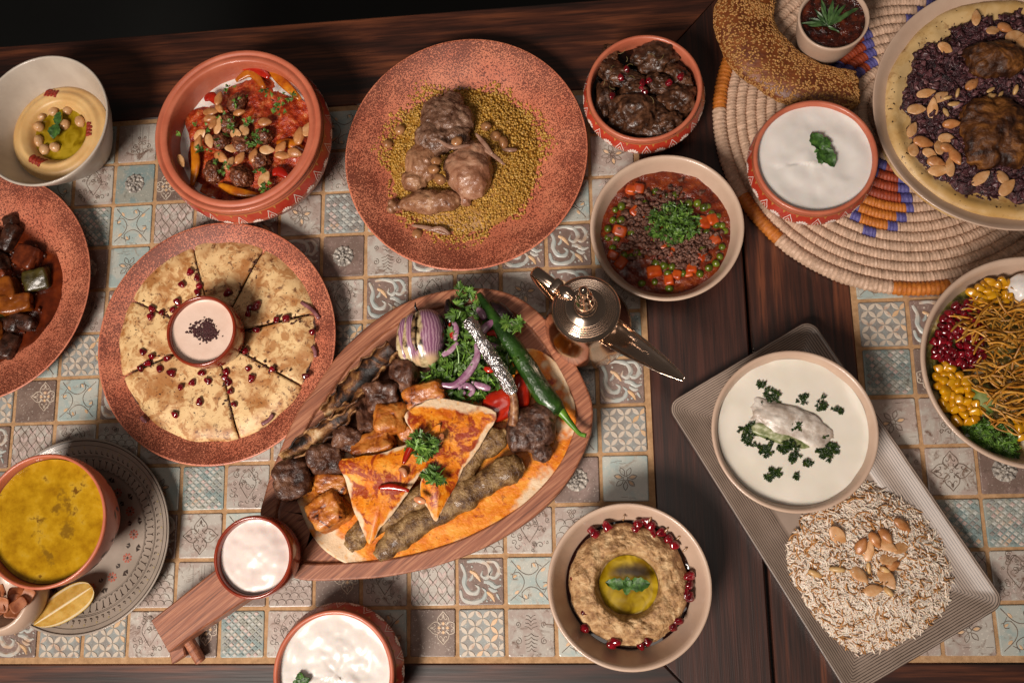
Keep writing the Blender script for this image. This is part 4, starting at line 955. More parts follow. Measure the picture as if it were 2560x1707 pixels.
# ------------------------------------------------------------------ aubergine dip
MX, MY = .2228, .0235
fluid('molasses_ring', MX, MY, .0330, .0598, MOLAM, 'dark molasses pooled round the aubergine dip', 'sauce', .0002)
def mz(x, y, f=None):
    x = np.asarray(x, float); y = np.asarray(y, float); r = np.hypot(x, y); well = 1 / (1 + np.exp(-(r - .0292) / .0014)); e = np.clip(1 - (np.clip(r - .036, 0, 1) / .022) ** 2, 0, 1) ** .6
    return -.004 + .0035 * (r < .056) + well * e * .0165 + .0036 * fbm2(x, y, 120, 4, 6) * well
VF, A = heightdisc(.0578, mz, 70, 160, lambda t: 1 + .012 * math.sin(5 * t) + .008 * math.sin(11 * t + 1))
one(VF, 'aubergine_dip', MOUT, a=A, loc=(MX, MY, .0345), label='coarse brown aubergine dip shaped as a ring with oil well', cat='dip')
fluid('olive_oil_pool', MX, MY - .0005, .0385, .0278, OILM, 'greenish olive oil pool in the centre of the aubergine dip', 'oil', .0002)
scatter('pomegranate_seed', POMS, [(0.1927, 0.0712), (0.2047, 0.0777), (0.2352, 0.0806), (0.2463, 0.0780), (0.2328, 0.0736), (0.2424, 0.0825), (0.2474, 0.0708), (0.2556, 0.0716), (0.2626, 0.0655), (0.2677, 0.0600), (0.1734, 0.0289), (0.1810, -0.0008), (0.1805, -0.0160), (0.2042, -0.0307), (0.2083, -0.0282), (0.2322, -0.0317), (0.2377, -0.0279), (0.2802, 0.0307), (0.2798, 0.0229), (0.2750, 0.0161), (0.2782, 0.0116), (0.2677, -0.0097), (0.2628, -0.0155), (0.1908, 0.0743)], 'pomegranate seed by the aubergine dip', 'pomegranate', 'pomegranate seeds round the aubergine dip', .5, (1.2, 1.5), z=.0425, seed=9, clock=(MX, MY, .060, 0))
b = MB()
for (x, y, a) in [(0.2206, 0.0860, 80), (0.2456, 0.0839, 60), (0.2608, 0.0739, 50), (0.2718, 0.0666, 40), (0.2772, 0.0553, 35)]:
    P = [(x - MX + .006 * t * math.cos(math.radians(a)), y - MY + .006 * t * math.sin(math.radians(a)), .0) for t in np.linspace(-.5, .5, 6)]
    P = [(u, v, .0485 + .35 * (math.hypot(u, v) - .0665)) for u, v, _ in P]; b.add(tube(P, .0011 * np.array([.3, .8, 1, .9, .6, .2]), 6, .3))
b.obj('sauce_smears', food('molasses_smear', '#8a6238', rough=.3), loc=(MX, MY, 0), label='thin brown sauce smears on the rim of the aubergine bowl', cat='sauce', kind='stuff')

# ------------------------------------------------------------------ yogurt soup garnish
p = (0.3819, 0.1709, 0.0600)
KB = food('kibbeh_coated', [(.2, '#93806f'), (.5, '#bdb0a4'), (.75, '#ddd5cb')], 70, .32, bump=.0004, bscale=300, vary=0, sss=.1)
V, F = blob((.0425, .0165, .0120), 5, .12, 2.2, 2.8, 5, 4)
o = one((V, F), 'stuffed_courgette', KB, loc=(p[0], p[1], .0505), label='long pale stuffed courgette lying in the white yogurt soup', cat='courgette'); o.rotation_euler = (0, .02, math.radians(-21))
p2 = (0.3712, 0.1594, 0.0600)
V, F = blob((.030, .0075, .0060), 9, .1, 2.2, 2.8, 4, 4)
o = one((V, F), 'courgette_slice', food('courgette_green', [(.3, '#5f6a3c'), (.6, '#94976d'), (.8, '#b9b79a')], 150, .3, bump=.0004, vary=0), loc=(p2[0], p2[1], .0545), label='greenish courgette slice beside the stuffed courgette in the soup', cat='courgette'); o.rotation_euler = (0, 0, math.radians(-21))
r = random.Random(31)
for i, (x, y, s) in enumerate([(0.3576, 0.2086, 5), (0.3652, 0.1981, 13), (0.3956, 0.1945, 7), (0.4115, 0.1868, 9), (0.4266, 0.1816, 4), (0.3422, 0.1663, 14), (0.3424, 0.1561, 9), (0.3603, 0.1589, 5), (0.3560, 0.1457, 11), (0.3782, 0.1493, 11), (0.3706, 0.1470, 6), (0.3815, 0.1392, 7), (0.3948, 0.1322, 4), (0.3633, 0.1254, 9), (0.4129, 0.1442, 14), (0.4093, 0.1594, 7), (0.3872, 0.1701, 8), (0.4197, 0.1474, 7), (0.3565, 0.1214, 4), (0.3826, 0.1217, 4)]):
    b = MB()
    for k in range(int(s * 2.2) + 3):
        b.add(tp[r.randrange(5)], 0, r=r.random(), rot=rotm(r.gauss(0, .2), r.gauss(0, .2), r.uniform(0, 6)), sc=r.uniform(.0022, .0050), at=(r.gauss(0, s * .00030), r.gauss(0, s * .00024), .0005 + r.random() * .0010))
    near = math.hypot(x - p[0], y - p[1]) < .022
    o = b.obj('fried_herb_clump', HERBD, loc=(x, y, .0612 if near else .0570), smooth=False, label='dark fried coriander clump on the yogurt soup' + clock_words((x, y), (.3826, .1632, .066, 0)), cat='herbs', group='fried herb clumps on the soup'); REG.append((o, math.hypot(x - .3826, y - .1632)))


# ------------------------------------------------------------------ couscous with chicken
CX, CY = .0615, .4750
COUS = food('couscous_pearl', [(.3, '#94671f'), (.6, '#b38836'), (.85, '#c9a45a')], 150, .35, vary=.22, sss=.1)
def cz(x, y):
    r = np.hypot(x, y) / .086; return .0165 * np.clip(1 - r * r, 0, 1) ** .7 + .002 * fbm2(np.asarray(x, float), np.asarray(y, float), 40, 2, 3)
VF, A = heightdisc(.0840, lambda x, y, f: cz(x, y), 30, 90)
cous = thing('couscous', (CX, CY, .0068), 'mound of golden pearl couscous on the speckled plate', 'couscous')
one(VF, 'mound', food('couscous_base', [(.3, '#835518'), (.7, '#a07428')], 200, .5, vary=0), parent=cous)
_cg = cz(*np.meshgrid(np.linspace(-.1, .1, 201), np.linspace(-.1, .1, 201)))
def czq(x, y): return float(_cg[int(min(max((y + .1) * 1000, 0), 200)), int(min(max((x + .1) * 1000, 0), 200))])
b = MB(); r = random.Random(14); T0 = ico(2)
def cout(a): return .090 + .006 * math.sin(3 * a + .5) + .005 * math.sin(7 * a) + .003 * math.sin(13 * a)
n = 0
while n < 6200:
    a = r.uniform(0, 2 * PI); q = math.sqrt(r.random()) * 1.06; R = cout(a) * q; x, y = R * math.cos(a), R * math.sin(a)
    if q > .97 and r.random() < .7: continue
    s = r.uniform(.0010, .0016); b.add(T0, r=r.random(), sc=s, at=(x, y, max(czq(x, y) + r.uniform(-.0004, .0014), .0010 + max(0, (math.hypot(x + CX - .0662, y + CY - .4774) - .075)) * .27)), rot=rotm(r.random(), r.random(), 0)); n += 1
b.obj('couscous_pearls', COUS, cous, kind='stuff')
# chicken: one continuous surface
SKIN = food('chicken_skin', [(.12, '#452414'), (.36, '#744a31'), (.6, '#966b4e'), (.85, '#b58c6a')], 45, .33, bump=.0012, bscale=230, vary=0, coat=.08, detail=6, dist=1.2, spec=.4)
ch = (0.0486, 0.4785, 0.0300)
k = .000182
chk = thing('roast_chicken', (ch[0], ch[1], .0085), 'braised brown chicken leg and thigh lying on the couscous', 'chicken')
SKIN2 = food('chicken_thigh_meat', [(.12, '#5e3824'), (.36, '#8a5c44'), (.6, '#a57a60'), (.85, '#bd967a')], 38, .3, bump=.0009, bscale=260, vary=0, coat=.1, detail=6, dist=1.4, spec=.45)
SKIN3 = food('chicken_back_skin', [(.12, '#3a2114'), (.36, '#5f402f'), (.6, '#7d5c49'), (.85, '#9a7a64')], 60, .32, bump=.0018, bscale=200, vary=0, coat=.1, detail=6, dist=1.6, spec=.45)
JO = (('back', SKIN3, .0016, ((690, 560, 135, 150, 15, .021, .015), (745, 460, 70, 85, 0, .018, .012), (800, 575, 80, 105, 0, .018, .012), (640, 680, 125, 110, 0, .022, .014), (590, 610, 62, 45, 30, .015, .008), (760, 690, 100, 70, 10, .023, .010))),
      ('wing', SKIN, .0012, ((560, 800, 95, 135, -22, .019, .014), (510, 920, 82, 70, 0, .015, .0125), (600, 880, 60, 50, 0, .016, .010))),
      ('thigh', SKIN2, .0008, ((845, 905, 138, 158, 25, .021, .0205), (880, 800, 95, 95, 0, .020, .015), (770, 860, 80, 70, 0, .020, .012), (800, 1050, 58, 36, -40, .012, .008))),
      ('drumstick', SKIN, .0010, ((605, 1062, 148, 72, -4, .016, .0132), (490, 1060, 72, 50, 0, .013, .0092), (400, 1065, 56, 30, 0, .011, .0052), (364, 1048, 26, 26, 0, .011, .0062), (362, 1088, 24, 24, 0, .011, .0058), (715, 1062, 75, 62, 0, .016, .0110))))
for nm, mt, am, bl in JO:
    b = MB()
    for i, (x, y, rx, ry, rot, z, th) in enumerate(bl): b.add(blob((rx * k, ry * k, th), i, .09, 1.8, 2.1, 3), rot=rotm(0, 0, math.radians(rot)), at=((x - 720) * k, (760 - y) * k, z))
    one(remeshed(b, .0010, 2, am, 170, len(bl)), nm, mt, parent=chk)
scatter('chickpea', CPS[2:], [(-0.0082, 0.5132), (-0.0221, 0.4975), (0.0896, 0.5065), (0.1004, 0.4942), (0.1084, 0.4869), (0.0117, 0.3908)], 'brown chickpea on the couscous', 'chickpea', 'chickpeas on the couscous', .6, (.95, 1.15), zf=lambda x, y: .0068 + max(float(cz(np.array([x - CX]), np.array([y - CY]))[0]), .004), dz=.0035, clock=(CX, CY, .086, 0))
scatter('chickpea', CPS[2:], [(0.0612, 0.4806), (0.0387, 0.4604), (0.0360, 0.4513), (0.0431, 0.4397)], 'brown chickpea lying on the chicken', 'chickpea', 'chickpeas on the chicken', .6, (1, 1.2), z=.0465, clock=(CX, CY, .086, 0))
ONIOT = Mat('soft_onion', .2); ONIOT.col(ONIOT.ramp(ONIOT.noise(120, 2), [(.3, '#8d6553'), (.7, '#b08a74')])); ONIOT.set('Alpha', .8); ONIOTM = ONIOT.m
for pts, z, lab in (([(0.0765, 0.4836), (0.0942, 0.4711), (0.1108, 0.4560)], .036, 'right of the chicken'), ([(0.0415, 0.4837), (0.0558, 0.4743), (0.0754, 0.4759)], .0475, 'across the chicken'), ([(0.0058, 0.4009), (0.0259, 0.3961), (0.0460, 0.3880)], .0165, 'near the front of the couscous'), ([(0.1067, 0.4795), (0.1157, 0.4776), (0.1229, 0.4779)], .0225, 'to the right on the couscous'), ([(0.0229, 0.3942), (0.0374, 0.3953), (0.0482, 0.3882)], .0175, 'in front of the drumstick'), ([(0.0809, 0.4905), (0.0897, 0.4787), (0.0992, 0.4650)], .043, 'over the thigh')):
    P = smooth_path([(x, y, z + (.001 if i == 1 else 0)) for i, (x, y) in enumerate(pts)], 5)
    one(tube(P, .0022 * np.sin(np.linspace(.4, PI - .4, len(P))) + .0004, 6, .3), 'onion_strip', ONIOTM, origin=tuple(P[0]), label='soft translucent onion strip ' + lab, cat='onion')

# ------------------------------------------------------------------ stuffed flatbread in slices
def tortilla(name, c0, c1, c2, sc=55, k=1.0):
    M = Mat(name, .5)
    col = M.mix(M.math('MULTIPLY', M.step(M.noise(sc * .6, 4, .55, .4), .44, .66), .9), c0, c1)
    col = M.mix(M.math('MULTIPLY', M.step(M.noise(sc * 1.6, 5, .7, .6), .48, .60), .8 * k), col, c1)
    col = M.mix(M.math('MULTIPLY', M.step(M.noise(sc * 2.4, 5, .72, .4), .55, .66), .85 * k), col, c2)
    col = M.mix(M.step(M.noise(sc * 7, 2, .6), .66, .70), col, '#2b130a')
    M.col(col, .06); M.bump(M.noise(sc * 2, 3, .5), .0006, .7); return M.m
TORT = tortilla('griddled_tortilla', '#e0bd88', '#a56a34', '#5c2c10')
FILL = food('meat_filling', [(.3, '#3c2016'), (.6, '#5f3a2a'), (.85, '#8a5a48')], 300, .4, bump=.0015, bscale=420, vary=.1)
QX, QY = -.2075, .2840
cuts = [12, 63, 107, 155, 200, 285, 330]
words = ['right', 'far right', 'far left', 'left', 'near left', 'near', 'near right']
r = random.Random(5)
for i, a0 in enumerate(cuts):
    a1 = cuts[(i + 1) % 7] + (360 if i == 6 else 0); g = (.28, .15, .16, .12, .1, .16, .18)[i]
    A0, A1 = math.radians(a0 + g), math.radians(a1 - g); am = (A0 + A1) / 2
    t = thing('flatbread_slice', (QX + .0016 * math.cos(am), QY + .0016 * math.sin(am), .0075), 'griddled stuffed flatbread slice at the %s of its plate' % words[i], 'flatbread', 'slices of stuffed flatbread')
    def outl(R, n=16, ins=0):
        P = [(.012 * math.cos(am), .012 * math.sin(am))]
        for q in np.linspace(.1, 1, 9): P.append((R * q * math.cos(A0 + ins / max(R * q, .01)), R * q * math.sin(A0 + ins / max(R * q, .01))))
        for q in np.linspace(0, 1, n)[1:-1]:
            a = A0 + (A1 - A0) * q; RR = R * (1 + .012 * math.sin(a * 9) + .008 * math.sin(a * 17)); P.append((RR * math.cos(a), RR * math.sin(a)))
        for q in np.linspace(1, .1, 9): P.append((R * q * math.cos(A1 - ins / max(R * q, .01)), R * q * math.sin(A1 - ins / max(R * q, .01))))
        return np.array(P)
    lift = r.uniform(0, .0022)
    def topz(x, y, f): return .0150 + lift + .0012 * fbm2(x, y, 45, 3, i) - .0065 * np.clip((np.hypot(x, y) - .090) / .021, 0, 1) ** 2 - .0012 * (f > .97)
    VF, A = ringsheet(outl(.1115), topz, .0022, 12); one(VF, 'top_bread', TORT, parent=t)
    VF, A = ringsheet(outl(.108, ins=.001), lambda x, y, f: .0105 + .0012 * fbm2(x, y, 200, 3, i + 9), .0075, 6); one(VF, 'filling', FILL, parent=t)
    VF, A = ringsheet(outl(.112), lambda x, y, f: .0030 + .0004 * fbm2(x, y, 60, 2, i) + .13 * np.clip(np.hypot(x, y) - .075, 0, 1), .0018, 6); one(VF, 'bottom_bread', TORT, parent=t)
scatter('pomegranate_seed', POMS, [(-0.2387, 0.3575), (-0.2306, 0.3513), (-0.2474, 0.3438), (-0.2274, 0.3418), (-0.2291, 0.3341), (-0.1947, 0.3321), (-0.2516, 0.3244), (-0.2807, 0.3185), (-0.2688, 0.3139), (-0.2812, 0.3103), (-0.2564, 0.3164), (-0.1612, 0.3183), (-0.1693, 0.3146), (-0.1711, 0.3086), (-0.1391, 0.3002), (-0.1280, 0.3017), (-0.1612, 0.2900), (-0.1725, 0.2675), (-0.1687, 0.2485), (-0.1643, 0.2375), (-0.1424, 0.2466), (-0.1926, 0.2454), (-0.1898, 0.2344), (-0.1823, 0.2107), (-0.2201, 0.2454), (-0.2129, 0.2366), (-0.2434, 0.2313), (-0.2210, 0.2148), (-0.2479, 0.2020), (-0.2672, 0.2517), (-0.2592, 0.2628), (-0.2774, 0.2659), (-0.2822, 0.2586), (-0.2891, 0.2529), (-0.2882, 0.2709), (-0.2303, 0.2358), (-0.1870, 0.2245), (-0.2545, 0.2466), (-0.1631, 0.3144), (-0.1937, 0.2395), (-0.0993, 0.2855), (-0.1051, 0.2384)], 'pomegranate seed on the stuffed flatbread', 'pomegranate', 'pomegranate seeds on the flatbread', .5, (1.0, 1.25), z=.0255, seed=19, clock=(QX, QY, .111, 0))
# crumbs and browned flecks of meat along the cuts
b = MB(); r = random.Random(77)
for i in range(240):
    a = math.radians(r.choice(cuts) + r.gauss(0, 2.5)); R = r.uniform(.035, .115); s = r.uniform(.0006, .0018); b.add(tb[r.randrange(6)], r=r.random(), sc=s, at=(R * math.cos(a), R * math.sin(a), .0238 if R < .095 else .0225 - (R - .095) * .75), rot=rotm(r.random() * 6, r.random() * 6, 0))
b.obj('flatbread_crumbs', food('dark_crumb', [(.3, '#2e120c'), (.7, '#5a2a1c')], 400, .6, vary=.2), loc=(QX, QY, 0), label='dark crumbs of filling along the flatbread cuts', cat='crumbs', kind='stuff')
for pts, lab in (([(-0.1137, 0.3192), (-0.1013, 0.3105), (-0.0929, 0.3001)], 'far right edge'), ([(-0.0999, 0.2708), (-0.0968, 0.2647), (-0.0962, 0.2587)], 'right edge'), ([(-0.1528, 0.1890), (-0.1449, 0.1937), (-0.1411, 0.1994)], 'near right edge'), ([(-0.2870, 0.2011), (-0.2836, 0.1970), (-0.2804, 0.1959)], 'near left edge')):
    P = smooth_path([(x, y, .0225) for x, y in pts], 4); one(tube(P, .0022, 6, .5), 'onion_strip', food('purple_onion_soft', [(.3, '#5d3238'), (.7, '#8a5a5c')], 120, .25), origin=tuple(P[0]), label='purple onion strip hanging out at the %s of the flatbread' % lab, cat='onion')

# ------------------------------------------------------------------ vegetable stew at the left edge
GX, GY = -.487, .3541
VF, A = heightdisc(.094, lambda x, y, f: .0008 + .15 * np.clip(np.hypot(x + .002, y - .005) - .076, 0, 1) + .0022 * (1 - f ** 4) + .0004 * fbm2(x, y, 60, 3, 2), 20, 90, lambda t: 1 + .12 * math.sin(3 * t + 1) + .07 * math.sin(7 * t) + .22 * max(0, math.sin(t * .5 - 2.2)))
GS = Mat('oily_stew_sauce', .1); GS.col(GS.ramp(GS.noise(50, 3), [(.3, '#2a0d05'), (.55, '#571f0b'), (.8, '#7e3512')])); GS.set('Roughness', .2); GS.set('Alpha', GS.math('SUBTRACT', 1.0, GS.math('MULTIPLY', GS.step(GS.attr('m'), .80, 1.0), .9)))
one(VF, 'stew_sauce', GS.m, a=A, loc=(GX + .002, GY - .005, .0072), label='oily brown red sauce under the vegetable stew at the left edge', cat='sauce')
VC = food('stew_carrot', [(.3, '#54200e'), (.7, '#7c371a')], 90, .3, bump=.0006, vary=.15, coat=.15); VG = food('stew_courgette', [(.3, '#30270d'), (.7, '#4c4118')], 90, .3, bump=.0006, vary=.15, coat=.15)
VO = food('stew_pumpkin', [(.3, '#663009'), (.7, '#864711')], 90, .3, bump=.0006, vary=.15, coat=.15); VD = food('stew_aubergine', [(.3, '#241109'), (.7, '#4a2a1d')], 120, .32, bump=.0009, vary=.15, coat=.12)
r = random.Random(41)
for i, (x, y, a, bb, h, w) in enumerate([(-0.4386, 0.3872, 88, 75, 14, 0), (-0.4247, 0.3613, 82, 72, 13, 1), (-0.4590, 0.3483, 78, 85, 14, 2), (-0.4455, 0.3329, 100, 62, 13, 2), (-0.4386, 0.3138, 95, 52, 10, 3), (-0.4530, 0.2861, 60, 90, 12, 3), (-0.4634, 0.4121, 50, 95, 13, 3), (-0.4766, 0.3791, 90, 80, 15, 3), (-0.4701, 0.3654, 70, 50, 12, 0), (-0.4644, 0.4325, 45, 40, 10, 3), (-0.4771, 0.3327, 95, 85, 14, 1), (-0.4725, 0.3030, 90, 80, 13, 2), (-0.4934, 0.3565, 100, 90, 15, 3), (-0.4900, 0.4084, 90, 80, 14, 0), (-0.5005, 0.3255, 90, 85, 14, 2), (-0.4519, 0.3103, 60, 50, 10, 3)]):
    kk = .00017; w = int(w); nm, mt = (('carrot_chunk', VC), ('courgette_chunk', VG), ('pumpkin_chunk', VO), ('aubergine_chunk', VD))[w]
    V, F = blob((a * kk, bb * kk, h * .00062), i + 3, .10, 1.7, 8.0 if w < 3 else 4.5, 4, 3, .05)
    o = one((V, F), nm, mt, loc=(x, y, .0135 + (.004 if i in (2, 3) else 0)), label=(nm.replace('_', ' ') + ' of the left stew' + clock_words((x, y), (GX, GY, .075, 0))), cat=nm.split('_')[0], group='vegetable chunks of the left stew'); REG.append((o, math.hypot(x - GX, y - GY))); o.rotation_euler = (r.uniform(-.35, .35), r.uniform(-.35, .35), r.uniform(-.5, .5))

b = MB(); r = random.Random(44)
for i in range(260):
    x, y = r.gauss(.035, .03), r.gauss(0, .045); q = math.hypot(x, y)
    if q < .074: b.add(tb[r.randrange(6)], r=r.random(), sc=r.uniform(.0012, .0042), at=(x, y, .0012 + .003 * r.random() * (q < .06)), rot=rotm(r.random() * 6, r.random() * 6, 0))
b.obj('stew_bits', food('stew_onion_bits', [(.3, '#2a1109'), (.6, '#55240f'), (.85, '#7d421c')], 200, .28, vary=.3), loc=(GX, GY, .0082), label='small soft onion and meat bits in the left stew sauce', cat='stew', kind='stuff')

# ------------------------------------------------------------------ woven mat
WX, WY = .5332, .4999
NAT = food('natural_palm', [(.3, '#a88a72'), (.6, '#c7a58c'), (.85, '#d6b9a2')], 220, .6, bump=.0004, bscale=500, vary=.12)
ORA = food('orange_palm', [(.3, '#a85a16'), (.7, '#c4762a')], 200, .55, bump=.0004, bscale=500, vary=.12)
REDW = food('rust_palm', [(.3, '#7c2b12'), (.7, '#9a3f1c')], 200, .55, bump=.0004, bscale=500, vary=.12)
PUR = food('purple_palm', [(.3, '#46427c'), (.7, '#5e5894')], 200, .55, bump=.0004, bscale=500, vary=.12)
mat_t = thing('woven_mat', (WX, WY, .0006), 'round coiled palm mat with orange and purple pattern on the right', 'mat')
def adiff(a, b): return abs((a - b + 180) % 360 - 180)
edges = [.1985, .1850] + [.1850 - .0105 * i for i in range(1, 18)]
for k in range(len(edges) - 1):
    ro_, ri = edges[k], edges[k + 1]; rc = (ro_ + ri) / 2; hw = (ro_ - ri) / 2 * 1.04; hz = .0050 if k else .0066
    if ri < .003: break
    ns = max(8, int(2 * PI * rc / (.0034 if k else .0046))); seg = 3; N = ns * seg; npf = 9
    b = MB(); V = np.zeros((N, npf, 3))
    jit = np.array([random.Random(k * 999 + s_).gauss(0, 1) for s_ in range(ns)])
    for j in range(npf):
        ph_ = 2 * PI * j / npf
        i = np.arange(N); frac = (i % seg) / seg; s_ = i // seg
        a = 2 * PI * (i / N) + (math.cos(ph_) * .0009 + jit[s_] * .00035) / rc * (1 if k else .2)
        bul = 1 + .13 * np.sin(PI * (frac + .17)) - .10 * (frac < .01) + .03 * jit[s_]
        rr = rc + hw * math.cos(ph_) * bul; V[:, j] = np.c_[rr * np.cos(a), rr * np.sin(a), .0064 + hz * math.sin(ph_) * bul]
    F = []; M_ = []
    for i in range(N):
        deg = math.degrees(2 * PI * (i // seg + .5) / ns); l = (i + 1) % N
        m = 0
        if k == 0:
            for c, w in ((164, 11), (-146, 9), (-91, 8), (40, 10), (-20, 10), (95, 9)):
                if adiff(deg, c) < w: m = 1
        else:
            for c in (-110, 125, 10, -50, 65):
                d = adiff(deg, c) * PI / 180 * rc
                w = .026 - abs(rc - .105) * .55 if rc < .135 else 0
                if w > 0 and d < w: m = 2 if rc < .098 else 1
                elif w > 0 and d < w + .010: m = 3
                if .135 <= rc < .148 and d < .007: m = 3
        for j in range(npf):
            q = (j + 1) % npf; F.append((i * npf + j, l * npf + j, l * npf + q, i * npf + q)); M_.append(m)
    b.V.append(V.reshape(-1, 3)); b.F = F; b.M = M_; b.A.append(np.zeros(N * npf)); b.n = N * npf
    b.R.append(np.repeat(np.repeat(np.array([random.Random(k * 77 + s_).random() for s_ in range(ns)]), seg), npf))
    b.obj('coil', [NAT, ORA, REDW, PUR], mat_t)

# sesame bread ring
BRD = food('bread_crust', [(.3, '#5a2a10'), (.6, '#763e19'), (.85, '#8f5528')], 60, .45, bump=.0008, bscale=160, vary=0)
SES = food('sesame_seed', [(.3, '#94642f'), (.7, '#b3834a')], 300, .45, vary=.22)
P0 = [(0.3781, 0.6523), (0.3741, 0.6266), (0.3709, 0.6029), (0.3802, 0.5716), (0.4024, 0.5448), (0.4279, 0.5272), (0.4568, 0.5193), (0.4796, 0.5201)]
P0 = [(P0[0][0] + .055, P0[0][1] + .075), (P0[0][0] + .012, P0[0][1] + .05)] + P0
P0 = [(WX - .045, WY + .165)] + P0 if False else P0
P3 = smooth_path([(x, y, .031) for x, y in P0], 8); nP = len(P3)
kr = random.Random(6)
rad = np.interp(np.linspace(0, 1, nP), [0, .12, .3, .45, .6, .75, .88, .96, 1], [.016, .024, .029, .0315, .031, .0275, .0245, .0225, .018])
V, F = tube(P3, rad, 28, .44)
nrm = np.repeat(P3, 28, axis=0); d = V - nrm
V = V + d * (.08 * fbm(V * 45, 3, 4))[:, None]
kb = thing('sesame_bread', (P3[nP // 2][0], P3[nP // 2][1], .0135), 'curved sesame crusted bread ring piece on the woven mat', 'bread')
og = np.array([P3[nP // 2][0], P3[nP // 2][1], .0135]); MB().add((V - og, F)).obj('crust', BRD, kb)
b = MB(); T1 = ico(1); n = 0
while n < 5200:
    i = kr.randrange(nP - 1); j = kr.randrange(28); a, c = kr.random(), kr.random()
    q = [V[i * 28 + j], V[i * 28 + (j + 1) % 28], V[(i + 1) * 28 + j], V[(i + 1) * 28 + (j + 1) % 28]]
    p_ = (q[0] * (1 - a) + q[1] * a) * (1 - c) + (q[2] * (1 - a) + q[3] * a) * c
    if p_[2] < .024: continue
    u = q[1] - q[0]; w = q[2] - q[0]; u = u / (np.linalg.norm(u) + 1e-9); nn = np.cross(w, u); nn /= np.linalg.norm(nn) + 1e-9
    if nn[2] < 0: nn = -nn
    w = np.cross(nn, u); g = kr.uniform(0, PI); e1 = u * math.cos(g) + w * math.sin(g); e2 = np.cross(nn, e1)
    R = np.c_[e1, e2, nn]; s = kr.uniform(.85, 1.15); b.add((T1[0] * np.array([.0018, .0011, .0006]) * s, T1[1]), r=kr.random(), rot=R, at=p_ - og); n += 1
b.obj('sesame_seeds', SES, kb, kind='stuff')

# dip with rosemary
fluid('dark_dip', .4537, .581, .0595, .0318, food('dark_red_dip', [(.25, '#1a0805'), (.5, '#3d130a'), (.75, '#5a2412')], 140, .1, bump=.0016, bscale=260, vary=0, coat=.6), 'dark chunky dip in the small beige cup', 'dip', .0018, 130, 4)
p = (0.4471, 0.5732, 0.0650)
sprig('rosemary_sprig', (p[0], p[1], .0615), [(100, .031, .0042, .25, .1), (75, .029, .0046, .2, .1), (48, .029, .0044, .2, .15), (28, .036, .0056, .12, .1), (150, .020, .0045, .15, .1), (168, .026, .005, .1, .1), (125, .022, .004, .3, .1), (-35, .014, .003, .1, .1), (60, .024, .003, .35, .1)], food('rosemary_green', [(.3, '#2c4424'), (.7, '#4c6a38')], 100, .4, vary=.1), 'rosemary sprig standing in the dark dip cup')

# ------------------------------------------------------------------ onion flatbread with chicken
UX, UY, UZ = .6225, .4858, .0215
MB_ = tortilla('thick_flatbread', '#cbab78', '#b28a4c', '#7d4a1a', 30, .55)
def mo(t): return 1 + .008 * math.sin(4 * t) + .006 * math.sin(9 * t + 2)
VF, A = heightdisc(.1245, lambda x, y, f: .0125 - .012 * np.clip((f - .93) / .07, 0, 1) ** 2 + .0045 * np.exp(-((f - .9) / .06) ** 2) + .0016 * fbm2(x, y, 50, 3, 4), 60, 140, mo)
one(VF, 'round_flatbread', MB_, loc=(UX, UY, UZ), label='thick round flatbread under the purple onions on the mat', cat='flatbread')
ONI = food('purple_onion_mass', [(.25, '#1c0d10'), (.5, '#3b1f25'), (.75, '#5d3a3e')], 160, .35, bump=.003, bscale=330, vary=0, coat=.1)
def oo(t): return .97 + .03 * math.sin(5 * t + 1) + .025 * math.sin(11 * t) + .02 * math.sin(23 * t)
def onz(x, y, f): return .0165 + .0035 * (1 - f ** 6) + .0022 * fbm2(x, y, 170, 3, 7) - .006 * f ** 20
VF, A = heightdisc(.1060, onz, 90, 200, oo)
on_t = thing('sumac_onions', (UX, UY, UZ), 'layer of chopped purple sumac onions covering the round flatbread', 'onion')
one(VF, 'onion_layer', ONI, parent=on_t)
OB = Mat('onion_bit', .34, .35); OB.col(OB.ramp(OB.noise(90, 2), [(.3, '#351b20'), (.55, '#553437'), (.8, '#7c5a58')]), .5); pass
_gx = np.linspace(-.12, .12, 241); _og = onz(*np.meshgrid(_gx, _gx), np.zeros((241, 241)))
b = MB(); r = random.Random(15); tc_ = [blob((1.3, .8, .28), k, .7, 1.4, 2.4, 2, 3) for k in range(5)]
for i in range(1900):
    a = r.uniform(0, 2 * PI); q = math.sqrt(r.random()) * 1.03; R = .1060 * oo(a) * q; x, y = R * math.cos(a), R * math.sin(a); s = r.uniform(.0012, .0036)
    b.add(tc_[r.randrange(5)], r=r.random(), sc=s, rot=rotm(r.gauss(0, .6), r.gauss(0, .6), r.uniform(0, 6)), at=(x, y, float(_og[int((y + .12) * 1000), int((x + .12) * 1000)]) - .0035 * min(q, 1) ** 6 - .006 * min(q, 1) ** 20 + r.uniform(0, .0012)))
b.obj('onion_bits', OB.m, on_t, kind='stuff')
GRCH = food('charred_chicken', [(.15, '#140805'), (.4, '#341a0c'), (.6, '#5a3416'), (.85, '#95602c')], 55, .46, bump=.0016, bscale=240, vary=0, coat=.03, detail=6, dist=1.0, spec=.35)
